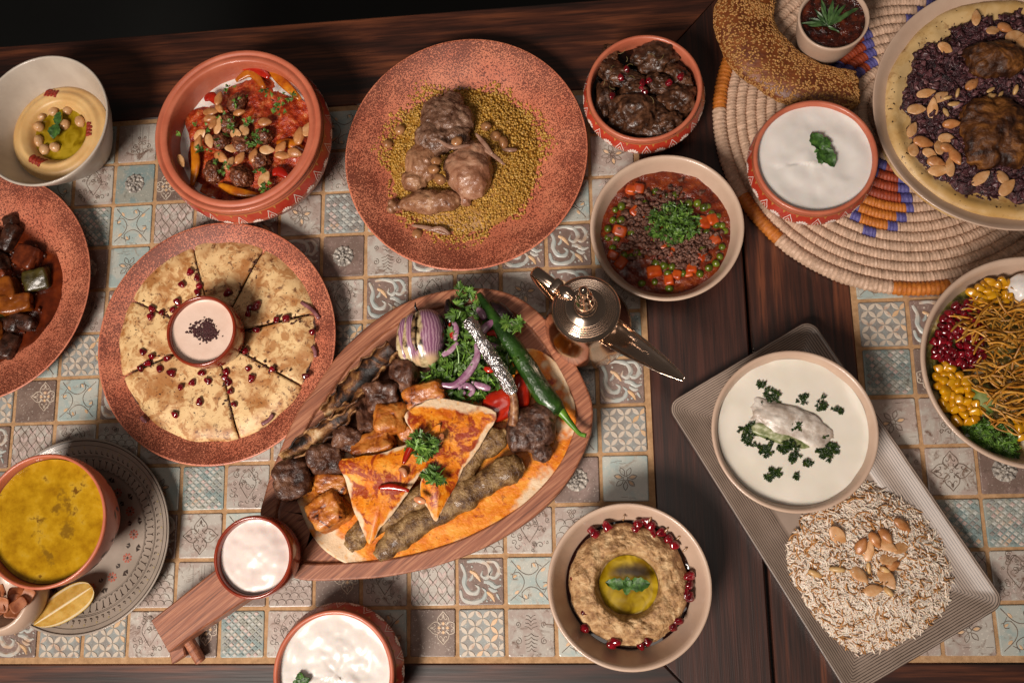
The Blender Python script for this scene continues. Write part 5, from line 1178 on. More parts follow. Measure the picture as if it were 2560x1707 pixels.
for (x, y, rx, ry, lab, sd) in ((2160, 385, 190, 140, 'far', 3), (2170, 880, 225, 265, 'near', 8)):
    q = {2160: (0.6116, 0.5345, 0.0500), 2170: (0.6041, 0.4572, 0.0500)}[x]; kk = .000156
    b = MB()
    for i, (dx, dy, sx_, sy_, h) in enumerate(((0, 0, 1, .8, .017), (-.3, .35, .6, .5, .015), (.35, -.35, .6, .6, .016), (.2, .45, .5, .4, .012), (-.35, -.4, .55, .5, .013))): b.add(blob((rx * kk * sx_, ry * kk * sy_, h), i + sd, .14, 1.8, 2.2, 3), at=(dx * rx * kk, dy * ry * kk, 0))
    one(remeshed(b, .0012, 2, .0013, 130, sd), 'grilled_chicken', GRCH, loc=(q[0], q[1], UZ + .021), label='dark grilled chicken piece on the %s half of the onion flatbread' % lab, cat='chicken')
scatter('almond', ALMS[:4], [(0.6001, 0.5812, 80), (0.5664, 0.5505, -25), (0.6151, 0.5661, 15), (0.6266, 0.5676, -40), (0.6346, 0.5580, 10), (0.6349, 0.5362, 70), (0.5881, 0.5086, 40), (0.5428, 0.5024, 10), (0.5565, 0.4974, 30), (0.5319, 0.4857, -10), (0.5475, 0.4854, 85), (0.5639, 0.4677, 0), (0.5255, 0.4640, 60), (0.5248, 0.4429, 70), (0.5347, 0.4501, -15), (0.5398, 0.4380, -20), (0.5574, 0.4524, -5), (0.5502, 0.4444, 70), (0.5570, 0.4424, -20), (0.5637, 0.4326, -75), (0.5450, 0.4276, -20), (0.5462, 0.4191, 0), (0.5574, 0.4222, 85), (0.5853, 0.4090, 35), (0.6087, 0.3977, 45), (0.6064, 0.4069, -60), (0.6257, 0.4595, 50), (0.6280, 0.4501, 60), (0.6416, 0.5518, 60), (0.6383, 0.4386, 20), (0.6386, 0.4080, 70), (0.6549, 0.4840, 10)], 'toasted almond on the onion flatbread', 'almond', 'almonds on the onion flatbread', .3, (1.0, 1.2), z=UZ + .0225, seed=15, clock=(UX, UY, .115, 0))
scatter('pine_nut', PINES, [(0.5925, 0.5208, -20), (0.5727, 0.5001, 75), (0.5623, 0.4953, 10), (0.5679, 0.4886, 5), (0.5593, 0.4798, -70), (0.6283, 0.4992, 70), (0.6049, 0.5009, 30), (0.6056, 0.4945, 20), (0.6125, 0.4940, 50), (0.6163, 0.4797, -10), (0.6184, 0.4733, 80), (0.6092, 0.4896, 0), (0.6171, 0.4859, 0), (0.6013, 0.4933, 45)], 'pine nut on the onion flatbread', 'pine nut', 'pine nuts on the onion flatbread', .3, (.9, 1.2), z=UZ + .0235, seed=16, clock=(UX, UY, .115, 0))

# ------------------------------------------------------------------ lined tray with rice
TX, TY, TA = .4203, .0990, math.atan2(-.2796, .1557)
HL, HWd, CRr = .1600, .0856, .0135
def rrect(ins, n=8):
    hl, hw, cr = HL - ins, HWd - ins, max(CRr - ins * .35, .004); P = []
    for (sx_, sy_, a) in ((1, 1, 0), (-1, 1, 90), (-1, -1, 180), (1, -1, 270)):
        for q in np.linspace(0, 90, n): P.append((sx_ * (hl - cr) + cr * math.cos(math.radians(a + q)), sy_ * (hw - cr) + cr * math.sin(math.radians(a + q))))
    return np.array(P)
TM = Mat('lined_tray_glaze', .38); ob_ = TM.xyz()
def sdf(ax, half):
    return TM.math('SUBTRACT', TM.math('ABSOLUTE', ob_[ax]), half - CRr)
qx, qy = sdf(0, HL), sdf(1, HWd)
mx_ = TM.math('MAXIMUM', qx, 0.0); my_ = TM.math('MAXIMUM', qy, 0.0)
dd = TM.math('SUBTRACT', TM.math('ADD', TM.math('SQRT', TM.math('ADD', TM.math('MULTIPLY', mx_, mx_), TM.math('MULTIPLY', my_, my_))), TM.math('MINIMUM', TM.math('MAXIMUM', qx, qy), 0.0)), CRr)
dd = TM.math('MULTIPLY', dd, -1.0)
dd = TM.math('ADD', dd, TM.math('MULTIPLY', TM.math('SUBTRACT', TM.noise(60, 2), .5), .0008))
ln = TM.math('LESS_THAN', TM.math('FRACT', TM.math('MULTIPLY', dd, 1 / .0022)), TM.math('MULTIPLY_ADD', TM.noise(90, 2), .3, .15))
zone = TM.math('MULTIPLY', TM.math('LESS_THAN', dd, .0345), TM.math('GREATER_THAN', dd, .0012))
edge = TM.math('LESS_THAN', dd, .0011)
colr = TM.mix(TM.math('MULTIPLY', TM.math('MULTIPLY', ln, zone), .85), TM.ramp(TM.noise(30, 2), [(.3, '#8f7e71'), (.7, '#9d8b7e')]), '#221815')
colr = TM.mix(TM.math('MULTIPLY', edge, .85), colr, '#2a1a18'); TM.col(colr); TM.set('Coat Weight', .2); TM.set('Coat Roughness', .2)
V = []; prof = [(.006, 0), (.0025, .006), (0, .0160), (.0004, .0172), (.0014, .0176), (.004, .0166), (.012, .0125), (.024, .0082), (.0345, .0060), (.0355, .0052), (.0375, .0050), (.06, .0050), (.0852, .0050)]
for ins, z in prof: q = rrect(ins); V.append(np.c_[q, np.full(len(q), z)])
n = len(V[0]); F = [(k * n + i, k * n + (i + 1) % n, (k + 1) * n + (i + 1) % n, (k + 1) * n + i) for k in range(len(V) - 1) for i in range(n)] + [tuple((len(V) - 1) * n + i for i in range(n)), tuple(range(n - 1, -1, -1))]
tr = thing('serving_tray', (TX, TY, .0006), 'rectangular beige tray with fine dark concentric lines', 'tray', rot=(0, 0, TA)); MB().add((np.concatenate(V), F)).obj('tray_body', TM.m, tr)

RX, RY, RZ = .4525, .0330, .0058
RICE = food('rice_grain', [(.3, '#d6c0ab'), (.7, '#e8d8c8')], 200, .35, vary=.1, sss=.25, sscale=.002)
VERM = food('toasted_vermicelli', [(.3, '#a06a34'), (.7, '#bd8a52')], 200, .4, vary=.2)
def rz_(x, y):
    r = np.hypot(x, y) / .078; return .0175 * np.clip(1 - r ** 2.2, 0, 1) ** .75 + .0045 * fbm2(np.asarray(x, float), np.asarray(y, float), 38, 3, 5) * np.clip(1.1 - r, 0, 1)
rc_t = thing('rice_mound', (RX, RY, RZ), 'mound of white rice with toasted vermicelli on the lined tray', 'rice')
def rout(t): return 1 + .05 * math.sin(4 * t + 1) + .03 * math.sin(9 * t)
VF, A = heightdisc(.0745, lambda x, y, f: rz_(x, y) - .0012, 30, 100, rout)
one(VF, 'mound', food('rice_base', [(.3, '#d6c2af'), (.7, '#e2d1c0')], 300, .6, vary=0), parent=rc_t)  # solid mound under the grains, in pale rice colour
_rx = np.linspace(-.1, .1, 201); _rg = rz_(*np.meshgrid(_rx, _rx)); 
def rzq(x, y):
    return float(_rg[int(min(max((y + .1) * 1000, 0), 200)), int(min(max((x + .1) * 1000, 0), 200))])
b = MB(); b2 = MB(); r = random.Random(22); G = blob((.0056, .00088, .00084), 2, .05, 1, 2.2, 2); G = (G[0] + np.c_[0 * G[0][:, 0], .00042 * (G[0][:, 0] / .003) ** 2, 0 * G[0][:, 0]], G[1])
VT = [tube([(-.007 + .014 * t, .0030 * math.sin(t * PI * s_), .0008 * math.sin(t * 5)) for t in np.linspace(0, 1, 7)], .00065, 5) for s_ in (1, .6, 1.6)]
for i in range(4600):
    a = r.uniform(0, 2 * PI); q = math.sqrt(r.random()) * 1.04; R = .0755 * q * rout(a); x, y = R * math.cos(a), R * math.sin(a)
    tv = -(x + RX - TX) * math.sin(TA) + (y + RY - TY) * math.cos(TA)
    if abs(tv) > HWd - .012: continue
    e = .003; s0 = rzq(x, y); sxp = (rzq(x + e, y) - s0) / e; syp = (rzq(x, y + e) - s0) / e
    Rm = rotm(math.atan(syp) * .8 + r.gauss(0, .25), -math.atan(sxp) * .8 + r.gauss(0, .25), 0) @ rotm(0, 0, r.uniform(0, PI)); z = max(s0, .0006) + r.uniform(-.0004, .0012)
    if i % 7 == 0: b2.add(VT[r.randrange(3)], r=r.random(), rot=Rm, at=(x, y, z + .0004), sc=r.uniform(.7, 1.1))
    else: b.add(G, r=r.random(), rot=Rm, at=(x, y, z), sc=r.uniform(.85, 1.15))
b.obj('rice_grains', RICE, rc_t, kind='stuff'); b2.obj('vermicelli', VERM, rc_t, kind='stuff')
scatter('almond', ALMS[:4], [(0.4243, 0.0644, -60), (0.4673, 0.0647, -55), (0.4572, 0.0609, -65), (0.4847, 0.0743, -40), (0.4665, 0.0568, -30), (0.4817, 0.0543, 30), (0.4440, 0.0552, 60), (0.4505, 0.0512, 75), (0.4691, 0.0431, 10), (0.4718, 0.0369, 20), (0.4388, 0.0299, -45), (0.4649, 0.0253, -60), (0.4510, 0.0152, 10)], 'toasted almond on the rice mound', 'almond', 'almonds on the rice', .35, (1.1, 1.3), zf=lambda x, y: RZ + float(rz_(np.array([x - RX]), np.array([y - RY]))[0]), dz=.0028, seed=5, clock=(RX, RY, .075, 0))
scatter('pine_nut', PINES, [(0.4498, 0.0349, 90), (0.4648, 0.0137, -50), (0.4004, 0.0306, -25), (0.4200, 0.0343, -5), (0.4647, 0.0332, -35)], 'pine nut on the rice mound', 'pine nut', 'pine nuts on the rice', .3, (1.1, 1.5), zf=lambda x, y: RZ + float(rz_(np.array([x - RX]), np.array([y - RY]))[0]), dz=.003, seed=6, clock=(RX, RY, .075, 0))

# ------------------------------------------------------------------ lemon wedge and cup on the saucer
LEM = Mat('lemon', .3); f_ = LEM.attr('m')
fl = LEM.ramp(LEM.noise(120, 3, .5, 0), [(.3, '#b08432'), (.7, '#cfa95c')])
cl = LEM.mix(LEM.step(f_, .80, .86), fl, '#d9c6a0'); cl = LEM.mix(LEM.step(f_, .94, .98), cl, '#b98d12'); cl = LEM.mix(LEM.step(LEM.math('MULTIPLY', f_, -1.0), -.10, -.03), cl, '#e3d3ae')
LEM.col(cl); LEM.set('Roughness', .3); LEM.bump(LEM.noise(400, 2), .0004, .6); LEM.sss(.3, .004)
la, lb = (-0.3855, -0.0114, 0.0200), (-0.3249, 0.0260, 0.0200)
L = math.hypot(lb[0] - la[0], lb[1] - la[1]); Rl = .019; V = []; A = []; F = []; ns, na = 25, 17
for i in range(ns):
    s = -1 + 2 * i / (ns - 1); R = Rl * max(1 - abs(s) ** 2.4, 0.002) ** .6; x = s * L / 2
    row_ = [(x, 0, 0, 0.0)]
    for sg in (1, -1):
        for fq in (.1, .8, .9, 1.0): a = sg * .98; row_.append((x, R * fq * math.sin(a), -R * fq * math.cos(a), fq))
    for q in np.linspace(-.98, .98, na)[1:-1]: row_.append((x, R * math.sin(q), -R * math.cos(q), 1.0))
    V += [(a_, b_, c_) for a_, b_, c_, _ in row_]; A += [d_ for *_, d_ in row_]
m_ = 1 + 8 + na - 2
order = [0, 1, 2, 3, 4] + list(range(m_ - 1, 8, -1)) + [8, 7, 6, 5, 0]
for i in range(ns - 1):
    for a_, b_ in zip(order, order[1:]): F.append((i * m_ + a_, i * m_ + b_, (i + 1) * m_ + b_, (i + 1) * m_ + a_))
o = one((np.array(V), F), 'lemon_wedge', LEM.m, a=np.array(A), loc=((la[0] + lb[0]) / 2, (la[1] + lb[1]) / 2, .0305), label='juicy lemon wedge lying on the patterned saucer', cat='lemon', smooth=False)
o.rotation_euler = (.18, .0, math.atan2(lb[1] - la[1], lb[0] - la[0]))
CU = [(0, .002), (.026, .002), (.027, 0), (.030, 0), (.036, .008), (.0412, .022), (.0408, .034), (.0365, .042), (.0345, .0432), (.0325, .0425), (.0318, .040), (.0352, .030), (.034, .018), (.026, .008), (0, .007)]
bowl('small_bowl', -.4130, .0205, .0120, CU, BEIGE, 'small rounded beige bowl of bread chips behind the lemon wedge')
CHIP = food('toasted_bread', [(.3, '#7a3d1c'), (.6, '#9a5a34'), (.85, '#b0744c')], 90, .5, bump=.0005, vary=.15)
r = random.Random(3)
for i, (x, y, rt) in enumerate([(-0.3944, 0.0224, 5), (-0.3923, 0.0159, -4), (-0.4090, 0.0251, 20), (-0.3927, 0.0042, -8), (-0.4073, 0.0069, 30), (-0.3777, 0.0203, 60), (-0.4197, 0.0161, 10), (-0.4020, 0.0121, 80), (-0.4172, 0.0057, -30), (-0.3834, 0.0119, 40)]):
    VF, A = ringsheet(smooth_loop([(-.0075, -.0055), (0, -.006), (.0075, -.005), (.0078, .0045), (0, .0058), (-.0072, .005)], 3), lambda X, Y, f: 40 * X * X * (.5 + i % 3 * .3), .0014, 4)
    o = one(VF, 'bread_chip', CHIP, loc=(x, y, .050 + .0012 * i), label='toasted bread chip in its small bowl' + clock_words((x, y), (-.413, .0205, .034, 0)), cat='bread chip', group='bread chips'); REG.append((o, math.hypot(x + .413, y - .0205))); o.rotation_euler = (r.uniform(-.4, .4), r.uniform(-.4, .4), math.radians(rt))


# ------------------------------------------------------------------ wooden grill board
BO = smooth_loop([(-0.1444, 0.0976), (-0.1409, 0.1136), (-0.1344, 0.1379), (-0.1268, 0.1572), (-0.1191, 0.1765), (-0.1055, 0.2040), (-0.0916, 0.2218), (-0.0683, 0.2549), (-0.0400, 0.2824), (-0.0120, 0.3016), (0.0184, 0.3144), (0.0487, 0.3207), (0.0730, 0.3219), (0.0988, 0.3189), (0.1225, 0.3095), (0.1437, 0.2925), (0.1625, 0.2682), (0.1771, 0.2417), (0.1881, 0.2183), (0.1944, 0.1984), (0.1942, 0.1811), (0.1897, 0.1619), (0.1741, 0.1303), (0.1493, 0.1013), (0.1180, 0.0776), (0.0791, 0.0574), (0.0358, 0.0427), (-0.0077, 0.0340), (-0.0515, 0.0308), (-0.1003, 0.0313), (-0.1231, 0.0446), (-0.1413, 0.0738)], 5)
BC = np.array((0.0294, 0.1706, 0.0400))[:2]; BA = math.radians(38)
def inset(P, d):
    T = np.roll(P, -1, 0) - np.roll(P, 1, 0); T /= np.linalg.norm(T, axis=1)[:, None]; N = np.c_[T[:, 1], -T[:, 0]]
    if ((P + N * .001 - P.mean(0)) ** 2).sum() > ((P - N * .001 - P.mean(0)) ** 2).sum(): N = -N
    return P + N * d
def tob(P): return rot2(np.asarray(P)[:, :2] - BC, -BA)
bt = thing('serving_board', (BC[0], BC[1], .0006), 'teardrop wooden serving board with handle carrying the mixed grill', 'board', rot=(0, 0, BA))
V = []; prof = [(.006, .016), (.0012, .0185), (0, .021), (0, .0378), (.0006, .0388), (.0020, .0394), (.0150, .0394), (.0162, .0386), (.0175, .0352), (.0195, .0346), (.035, .0346), (.06, .0346)]
for ins, z in prof: q = tob(inset(BO, ins)); V.append(np.c_[q, np.full(len(q), z)])
n = len(BO); F = [(k * n + i, (k * n + (i + 1) % n), (k + 1) * n + (i + 1) % n, (k + 1) * n + i) for k in range(len(V) - 1) for i in range(n)] + [tuple((len(V) - 1) * n + i for i in range(n)), tuple(range(n))]
bd = MB().add((np.concatenate(V), F)).obj('board_body', BOARDW, bt, smooth=False)
def boxpoly(P, z0, z1, bev=.0015):
    P = np.asarray(P); Q = inset(P, bev); n = len(P)
    V = np.concatenate([np.c_[Q, np.full(n, z0)], np.c_[P, np.full(n, z0 + bev)], np.c_[P, np.full(n, z1 - bev)], np.c_[Q, np.full(n, z1)]])
    return V, [(k * n + i, k * n + (i + 1) % n, (k + 1) * n + (i + 1) % n, (k + 1) * n + i) for k in range(3) for i in range(n)] + [tuple(3 * n + i for i in range(n)), tuple(range(n - 1, -1, -1))]
hd = tob([(-0.2543, -0.0066), (-0.2339, -0.0375), (-0.2062, -0.0183), (-0.1570, 0.0117), (-0.1008, 0.0486), (-0.1245, 0.0873), (-0.1909, 0.0408), (-0.2218, 0.0178)])
VF = boxpoly(hd, .0120, .0394); MB().add(VF).obj('handle', BOARDW, bt, smooth=False)
ft = tob([(-0.2527, -0.0178), (-0.2432, -0.0524), (-0.2285, -0.0438), (-0.2372, -0.0135)]); MB().add(boxpoly(ft, 0, .013)).obj('foot', BOARDW, bt, smooth=False)
pg = np.array([(-0.2224, -0.0334, 0.0140), (-0.2155, -0.0498, 0.0060)]); pg2 = np.c_[tob(pg), pg[:, 2]]
MB().add(tube(np.array([pg2[0] + (pg2[0] - pg2[1]) * .5, pg2[0], pg2[1]]), .0058, 20)).obj('peg', BOARDW, bt, smooth=False)
for u_ in ((0.0522, 0.2854, 0.0000), (0.1191, 0.1179, 0.0000), (-0.0829, 0.0862, 0.0000)):
    q = tob(np.array([u_]))[0]; MB().add(lathe([(0, 0), (.009, 0), (.010, .002), (.010, .0165), (0, .0165)], 20)).obj('foot', BOARDW, bt, loc=(q[0], q[1], 0))

# ------------------------------------------------------------------ mixed grill
def saucy(name, edge_lo=.80, red=.5):
    M = Mat(name, .42, .3); f = M.attr('m')
    col = M.ramp(M.noise(70, 4, .6, .5), [(.3, '#bd5803'), (.5, '#d97c0b'), (.7, '#e8a33c')])
    col = M.mix(M.math('MULTIPLY', M.step(M.noise(38, 5, .65, .6), .64 - .17 * red, .70 - .15 * red), .92), col, '#8a2404')
    col = M.mix(M.math('MULTIPLY', M.step(M.noise(160, 3, .6), .6, .7), .6), col, '#6b1606')
    w = M.step(M.math('ADD', f, M.math('MULTIPLY', M.math('SUBTRACT', M.noise(28, 3, .6), .5), .9)), edge_lo, edge_lo + .10)
    col = M.mix(w, col, M.ramp(M.noise(60, 2), [(.3, '#d8b893'), (.7, '#e3caa9')]))
    col = M.mix(M.math('MULTIPLY', M.step(M.noise(200, 4), .56, .66), .45), col, '#e59a3a')
    M.col(col); M.bump(M.noise(150, 5, .65), .0016, .9); M.set('Coat Weight', .12); M.set('Coat Roughness', .25); return M.m
SAUCE1 = saucy('sauced_bread', .86, .25); SAUCE2 = saucy('sauced_bread_folded', .90, .85)
base_o = smooth_loop([(-0.1062, 0.1194), (-0.1024, 0.0994), (-0.0900, 0.0747), (-0.0744, 0.0578), (-0.0523, 0.0457), (-0.0240, 0.0391), (-0.0012, 0.0376), (0.0267, 0.0414), (0.0532, 0.0490), (0.0884, 0.0697), (0.1164, 0.0931), (0.1326, 0.1071), (0.1577, 0.1299), (0.1708, 0.1535), (0.1776, 0.1779), (0.1766, 0.1993), (0.1726, 0.2104), (0.1691, 0.2268), (0.1543, 0.2456), (0.1302, 0.2564), (0.0898, 0.2444), (0.0177, 0.2155), (-0.0364, 0.1793), (-0.0812, 0.1429)], 5)
c0 = base_o.mean(0)
VF, A = ringsheet(base_o, lambda x, y, f: .0372 + .0008 * fbm2(x, y, 60, 3, 2) + .0015 * f ** 8, .0018, 24)
MB().add(VF, a=A).obj('grill_flatbread', SAUCE1, origin=(c0[0], c0[1], .036), label='large thin flatbread with orange sauce lining the grill board', cat='flatbread')
GC = (.095, .175)                                                    # middle of the board, for the clock
BEEF = food('grilled_beef', [(.25, '#2a150c'), (.5, '#4f2f21'), (.8, '#7a543e')], 80, .36, bump=.0012, bscale=330, vary=.12, coat=.1, spec=.35, detail=6)
CHICK = food('grilled_chicken_cube', [(.2, '#1c0a04'), (.3, '#7e3a0e'), (.5, '#ad6220'), (.85, '#cb8f4a')], 70, .34, bump=.0010, bscale=240, vary=.08, coat=.12, detail=6, dist=.9)
KOFTA = food('kofta_mince', [(.25, '#4d3018'), (.5, '#7b5a33'), (.75, '#a78659')], 120, .32, bump=.0016, bscale=420, vary=.05, coat=.1, detail=6, specks=[('#2d2413', 420, .68)])
r = random.Random(5); kz = .000187
for i, (x, y, a, bb, rt) in enumerate([(-0.1071, 0.1297, 92, 95, 20), (-0.0741, 0.1488, 90, 84, 10), (-0.0515, 0.1697, 74, 72, -20), (-0.0346, 0.1922, 48, 100, 15), (-0.0161, 0.2114, 86, 80, 5), (0.0063, 0.2316, 74, 92, -10)]):
    V, F = blob((a * kz, bb * kz, min(a, bb) * kz * .9), i + 2, .20, 1.5, 4.6, 5, 4, .05, 3)
    o = one((V, F), 'beef_cube', BEEF, loc=(x, y, .0485), label='dark grilled beef cube, number %d from the handle in its row' % (i + 1) if False else ['blackened beef cube at the handle end of its row', 'dark beef cube second from the handle, beside the charred bread', 'dark beef cube between charred bread and chicken', 'narrow dark beef piece behind the chicken cubes', 'rounded brown beef cube in front of the red onion', 'torn dark beef cube touching the grilled onion half'][i], cat='beef', group='grilled beef cubes'); o.rotation_euler = (r.uniform(-.3, .3), r.uniform(-.3, .3), math.radians(rt))
for i, (x, y, a, bb, rt, z) in enumerate([(-0.0704, 0.0980, 96, 88, 30, 0), (-0.0663, 0.1246, 88, 52, 0, 0), (-0.0240, 0.1614, 112, 66, 20, 2), (-0.0067, 0.1876, 88, 84, 0, 4), (0.0279, 0.2103, 112, 62, 12, 4), (0.0124, 0.1721, 60, 44, 30, 2)]):
    V, F = blob((a * kz, bb * kz, min(a, bb) * kz * .85), i + 21, .13, 1.6, 5.5, 5, 4, .04, 3)
    o = one((V, F), 'chicken_cube', CHICK, loc=(x, y, .0475 + z * .001), label=['charred orange chicken cube near the white cream ramekin', 'blackened chicken cube tucked beside the folded bread', 'golden chicken cube above the folded bread corner', 'golden chicken cube in the middle of the grill', 'golden chicken cube next to the parsley salad', 'small chicken piece half under the folded bread'][i], cat='chicken', group='grilled chicken cubes'); o.rotation_euler = (r.uniform(-.25, .25), r.uniform(-.25, .25), math.radians(rt))
def kofta(pts, rad, z, seed, label):
    P = smooth_path([(x, y, z) for x, y in pts], 22); n = len(P); t = np.linspace(0, 1, n)
    R = rad * (1 + .10 * np.sin(t * 21 + seed) + .06 * np.sin(t * 47)) * np.clip(np.minimum(t, 1 - t) * 14, .25, 1) ** .5
    V, F = tube(P, R, 40, .62); d = V - np.repeat(P, 40, axis=0); V = V + d * (.12 * fbm(V * 70, 2, seed) + .035 * fbm(V * 420, 3, seed))[:, None]
    return MB().add((V, F)).obj('kofta_skewer', KOFTA, origin=tuple(P[n // 2]), label=label, cat='kofta', group='kofta kebabs')
kofta([(-0.0201, 0.0522), (-0.0031, 0.0683), (0.0121, 0.0799), (0.0425, 0.0950), (0.0691, 0.1129), (0.0919, 0.1235), (0.1128, 0.1350), (0.1261, 0.1393)], .0132, .0490, 3, 'greenish brown minced kofta kebab nearest the front of the board')
kofta([(-0.0499, 0.0617), (-0.0338, 0.0780), (-0.0071, 0.0941), (0.0235, 0.1101), (0.0617, 0.1334), (0.0752, 0.1499), (0.0924, 0.1607), (0.1097, 0.1715)], .0118, .0480, 8, 'minced kofta kebab half hidden under the folded bread')
# folded bread
def flap(outl, zf, seed, label, cen):
    O = smooth_loop(outl, 4); O = O + .0007 * np.c_[fbm2(O[:, 0], O[:, 1], 300, 2, seed), fbm2(O[:, 1], O[:, 0], 300, 2, seed + 1)]
    VF, A = ringsheet(O, zf, .0014, 22, cen); return MB().add(VF, a=A).obj('folded_bread', SAUCE2, origin=(cen[0], cen[1], .06), label=label, cat='flatbread', group='folded sauced breads')
f2 = [(0.0098, 0.1882), (0.0260, 0.2006), (0.0456, 0.2052), (0.0720, 0.1996), (0.1011, 0.1893), (0.0888, 0.1655), (0.0775, 0.1481), (0.0676, 0.1362), (0.0581, 0.1172), (0.0474, 0.0989), (0.0397, 0.0859), (0.0317, 0.0992), (0.0248, 0.1138), (0.0274, 0.1325), (0.0304, 0.1514), (0.0238, 0.1643)]
f1 = [(-0.0566, 0.1458), (-0.0365, 0.1496), (-0.0173, 0.1516), (0.0026, 0.1571), (0.0200, 0.1638), (0.0372, 0.1744), (0.0468, 0.1783), (0.0415, 0.1552), (0.0265, 0.1329), (0.0124, 0.1119), (-0.0025, 0.0928), (-0.0140, 0.0806), (-0.0254, 0.0648), (-0.0311, 0.0756), (-0.0364, 0.0872), (-0.0445, 0.1069), (-0.0506, 0.1284)]
cf2 = np.mean(f2, 0); cf1 = np.mean(f1, 0)
flap(f2, lambda x, y, f: .0640 + .0030 * fbm2(x, y, 26, 2, 4) + .05 * (y - cf2[1]) - .004 * f ** 3, 3, 'far folded bread triangle with red sauce and white edge', cf2)
flap(f1, lambda x, y, f: .0675 + .0030 * fbm2(x, y, 26, 2, 7) + .09 * (y - cf1[1]) - .005 * f ** 3, 6, 'near folded bread triangle with dark red sauce and chilli strip', cf1)
# charred bread strips
CHARB = food('charred_bread', [(.32, '#150b06'), (.45, '#40220f'), (.56, '#70441f'), (.7, '#a67a4a'), (.84, '#cdb48e')], 48, .55, bump=.0012, bscale=200, vary=0, detail=6, dist=1.0)
def curled(pts, hw, z, seed, label):
    P = smooth_path([(x, y, z) for x, y in pts], 9); n = len(P); T = np.gradient(P, axis=0); T /= np.linalg.norm(T, axis=1)[:, None]; N = np.c_[-T[:, 1], T[:, 0]]
    m = 15; V = []
    for i in range(n):
        e = hw * (.35 + .65 * math.sin(PI * (i / (n - 1) * .9 + .06)) ** .6)
        for j in range(m):
            a = -1.9 + 3.8 * j / (m - 1); rr = 1 + .12 * math.sin(i * .9 + seed) * (abs(a) > 1.4)
            V.append((P[i][0] + N[i][0] * e * math.sin(a) * rr, P[i][1] + N[i][1] * e * math.sin(a) * rr, z - e * .62 * math.cos(a) + .004 * (abs(a) / 1.9) ** 2))
    V = np.array(V); V += (np.c_[fbm(V * 110, 3, seed), fbm(V * 110 + 9, 3, seed), fbm(V * 110 + 5, 3, seed)]) * .0016
    F = [(i * m + j, i * m + j + 1, (i + 1) * m + j + 1, (i + 1) * m + j) for i in range(n - 1) for j in range(m - 1)]
    me = MB().add((V, F)).obj('charred_bread_roll', CHARB, origin=tuple(P[n // 2]), label=label, cat='bread', group='charred bread rolls')
    q = me.modifiers.new('thickness', 'SOLIDIFY'); q.thickness = .0016; return me
curled([(-0.0035, 0.2589), (-0.0181, 0.2457), (-0.0337, 0.2307), (-0.0492, 0.2137), (-0.0628, 0.2006), (-0.0754, 0.1933)], .0132, .0560, 2, 'charred rolled bread strip against the far rim of the board')
curled([(-0.0451, 0.2020), (-0.0566, 0.1889), (-0.0741, 0.1760), (-0.0934, 0.1632), (-0.1157, 0.1486)], .0105, .0560, 7, 'charred rolled bread strip lying over the beef near the handle')
# lamb chop with foil
LAMB = food('lamb_meat', [(.25, '#2a150d'), (.5, '#503326'), (.75, '#755442')], 130, .36, bump=.0012, bscale=360, vary=0, coat=.06, detail=6)
lc = (0.1384, 0.1733, 0.0550)
lt = thing('lamb_chop', (lc[0], lc[1], .0380), 'lamb chop with a foil wrapped bone at the right of the board', 'lamb chop')
b = MB()
for i, (x, y, rx, ry, h) in enumerate(((1465, 770, 100, 120, .0125), (1500, 700, 70, 65, .0115), (1400, 780, 60, 110, .0125), (1490, 900, 55, 50, .009), (1355, 790, 45, 105, .0125), (1345, 700, 30, 60, .012))): b.add(blob((rx * kz, ry * kz, h), i, .09, 2, 2.6, 3), at=((x - 1460) * kz, (775 - y) * kz, .0125))
one(remeshed(b, .0010, 2, .0009, 190, 4), 'meat', LAMB, parent=lt)
bo = smooth_path([np.array(p_) - (lc[0], lc[1], .038) for p_ in ((0.1173, 0.1762, 0.0600), (0.1192, 0.1908, 0.0635), (0.1190, 0.2017, 0.0660), (0.1169, 0.2100, 0.0680))], 6)
one(tube(bo, np.linspace(.0048, .0036, len(bo)), 12), 'bone', food('roast_bone', [(.3, '#6b4028'), (.6, '#9c714f'), (.85, '#b9926e')], 160, .35, bump=.0005), parent=lt)
FOIL = Mat('crumpled_foil', .22); FOIL.col('#c9c6c6'); FOIL.set('Metallic', 1.0); FOIL.bump(FOIL.noise(330, 3, .6, 1.2), .0016, 1.0)
fp = smooth_path([np.array(p_) - (lc[0], lc[1], .038) for p_ in ((0.1187, 0.2062, 0.0675), (0.1090, 0.2260, 0.0700), (0.0963, 0.2470, 0.0720), (0.0834, 0.2684, 0.0730), (0.0751, 0.2811, 0.0740))], 12)
R = np.interp(np.linspace(0, 1, len(fp)), [0, .06, .3, .7, .9, 1], [.0042, .0062, .0068, .0058, .0068, .0052])
V, F = tube(fp, R, 26); d = V - np.concatenate([np.repeat(fp, 26, axis=0)]); V = V + d * (.30 * np.abs(fbm(V * 190, 3, 3)) - .06)[:, None]
one((V, F), 'foil_wrap', FOIL.m, parent=lt, smooth=False)
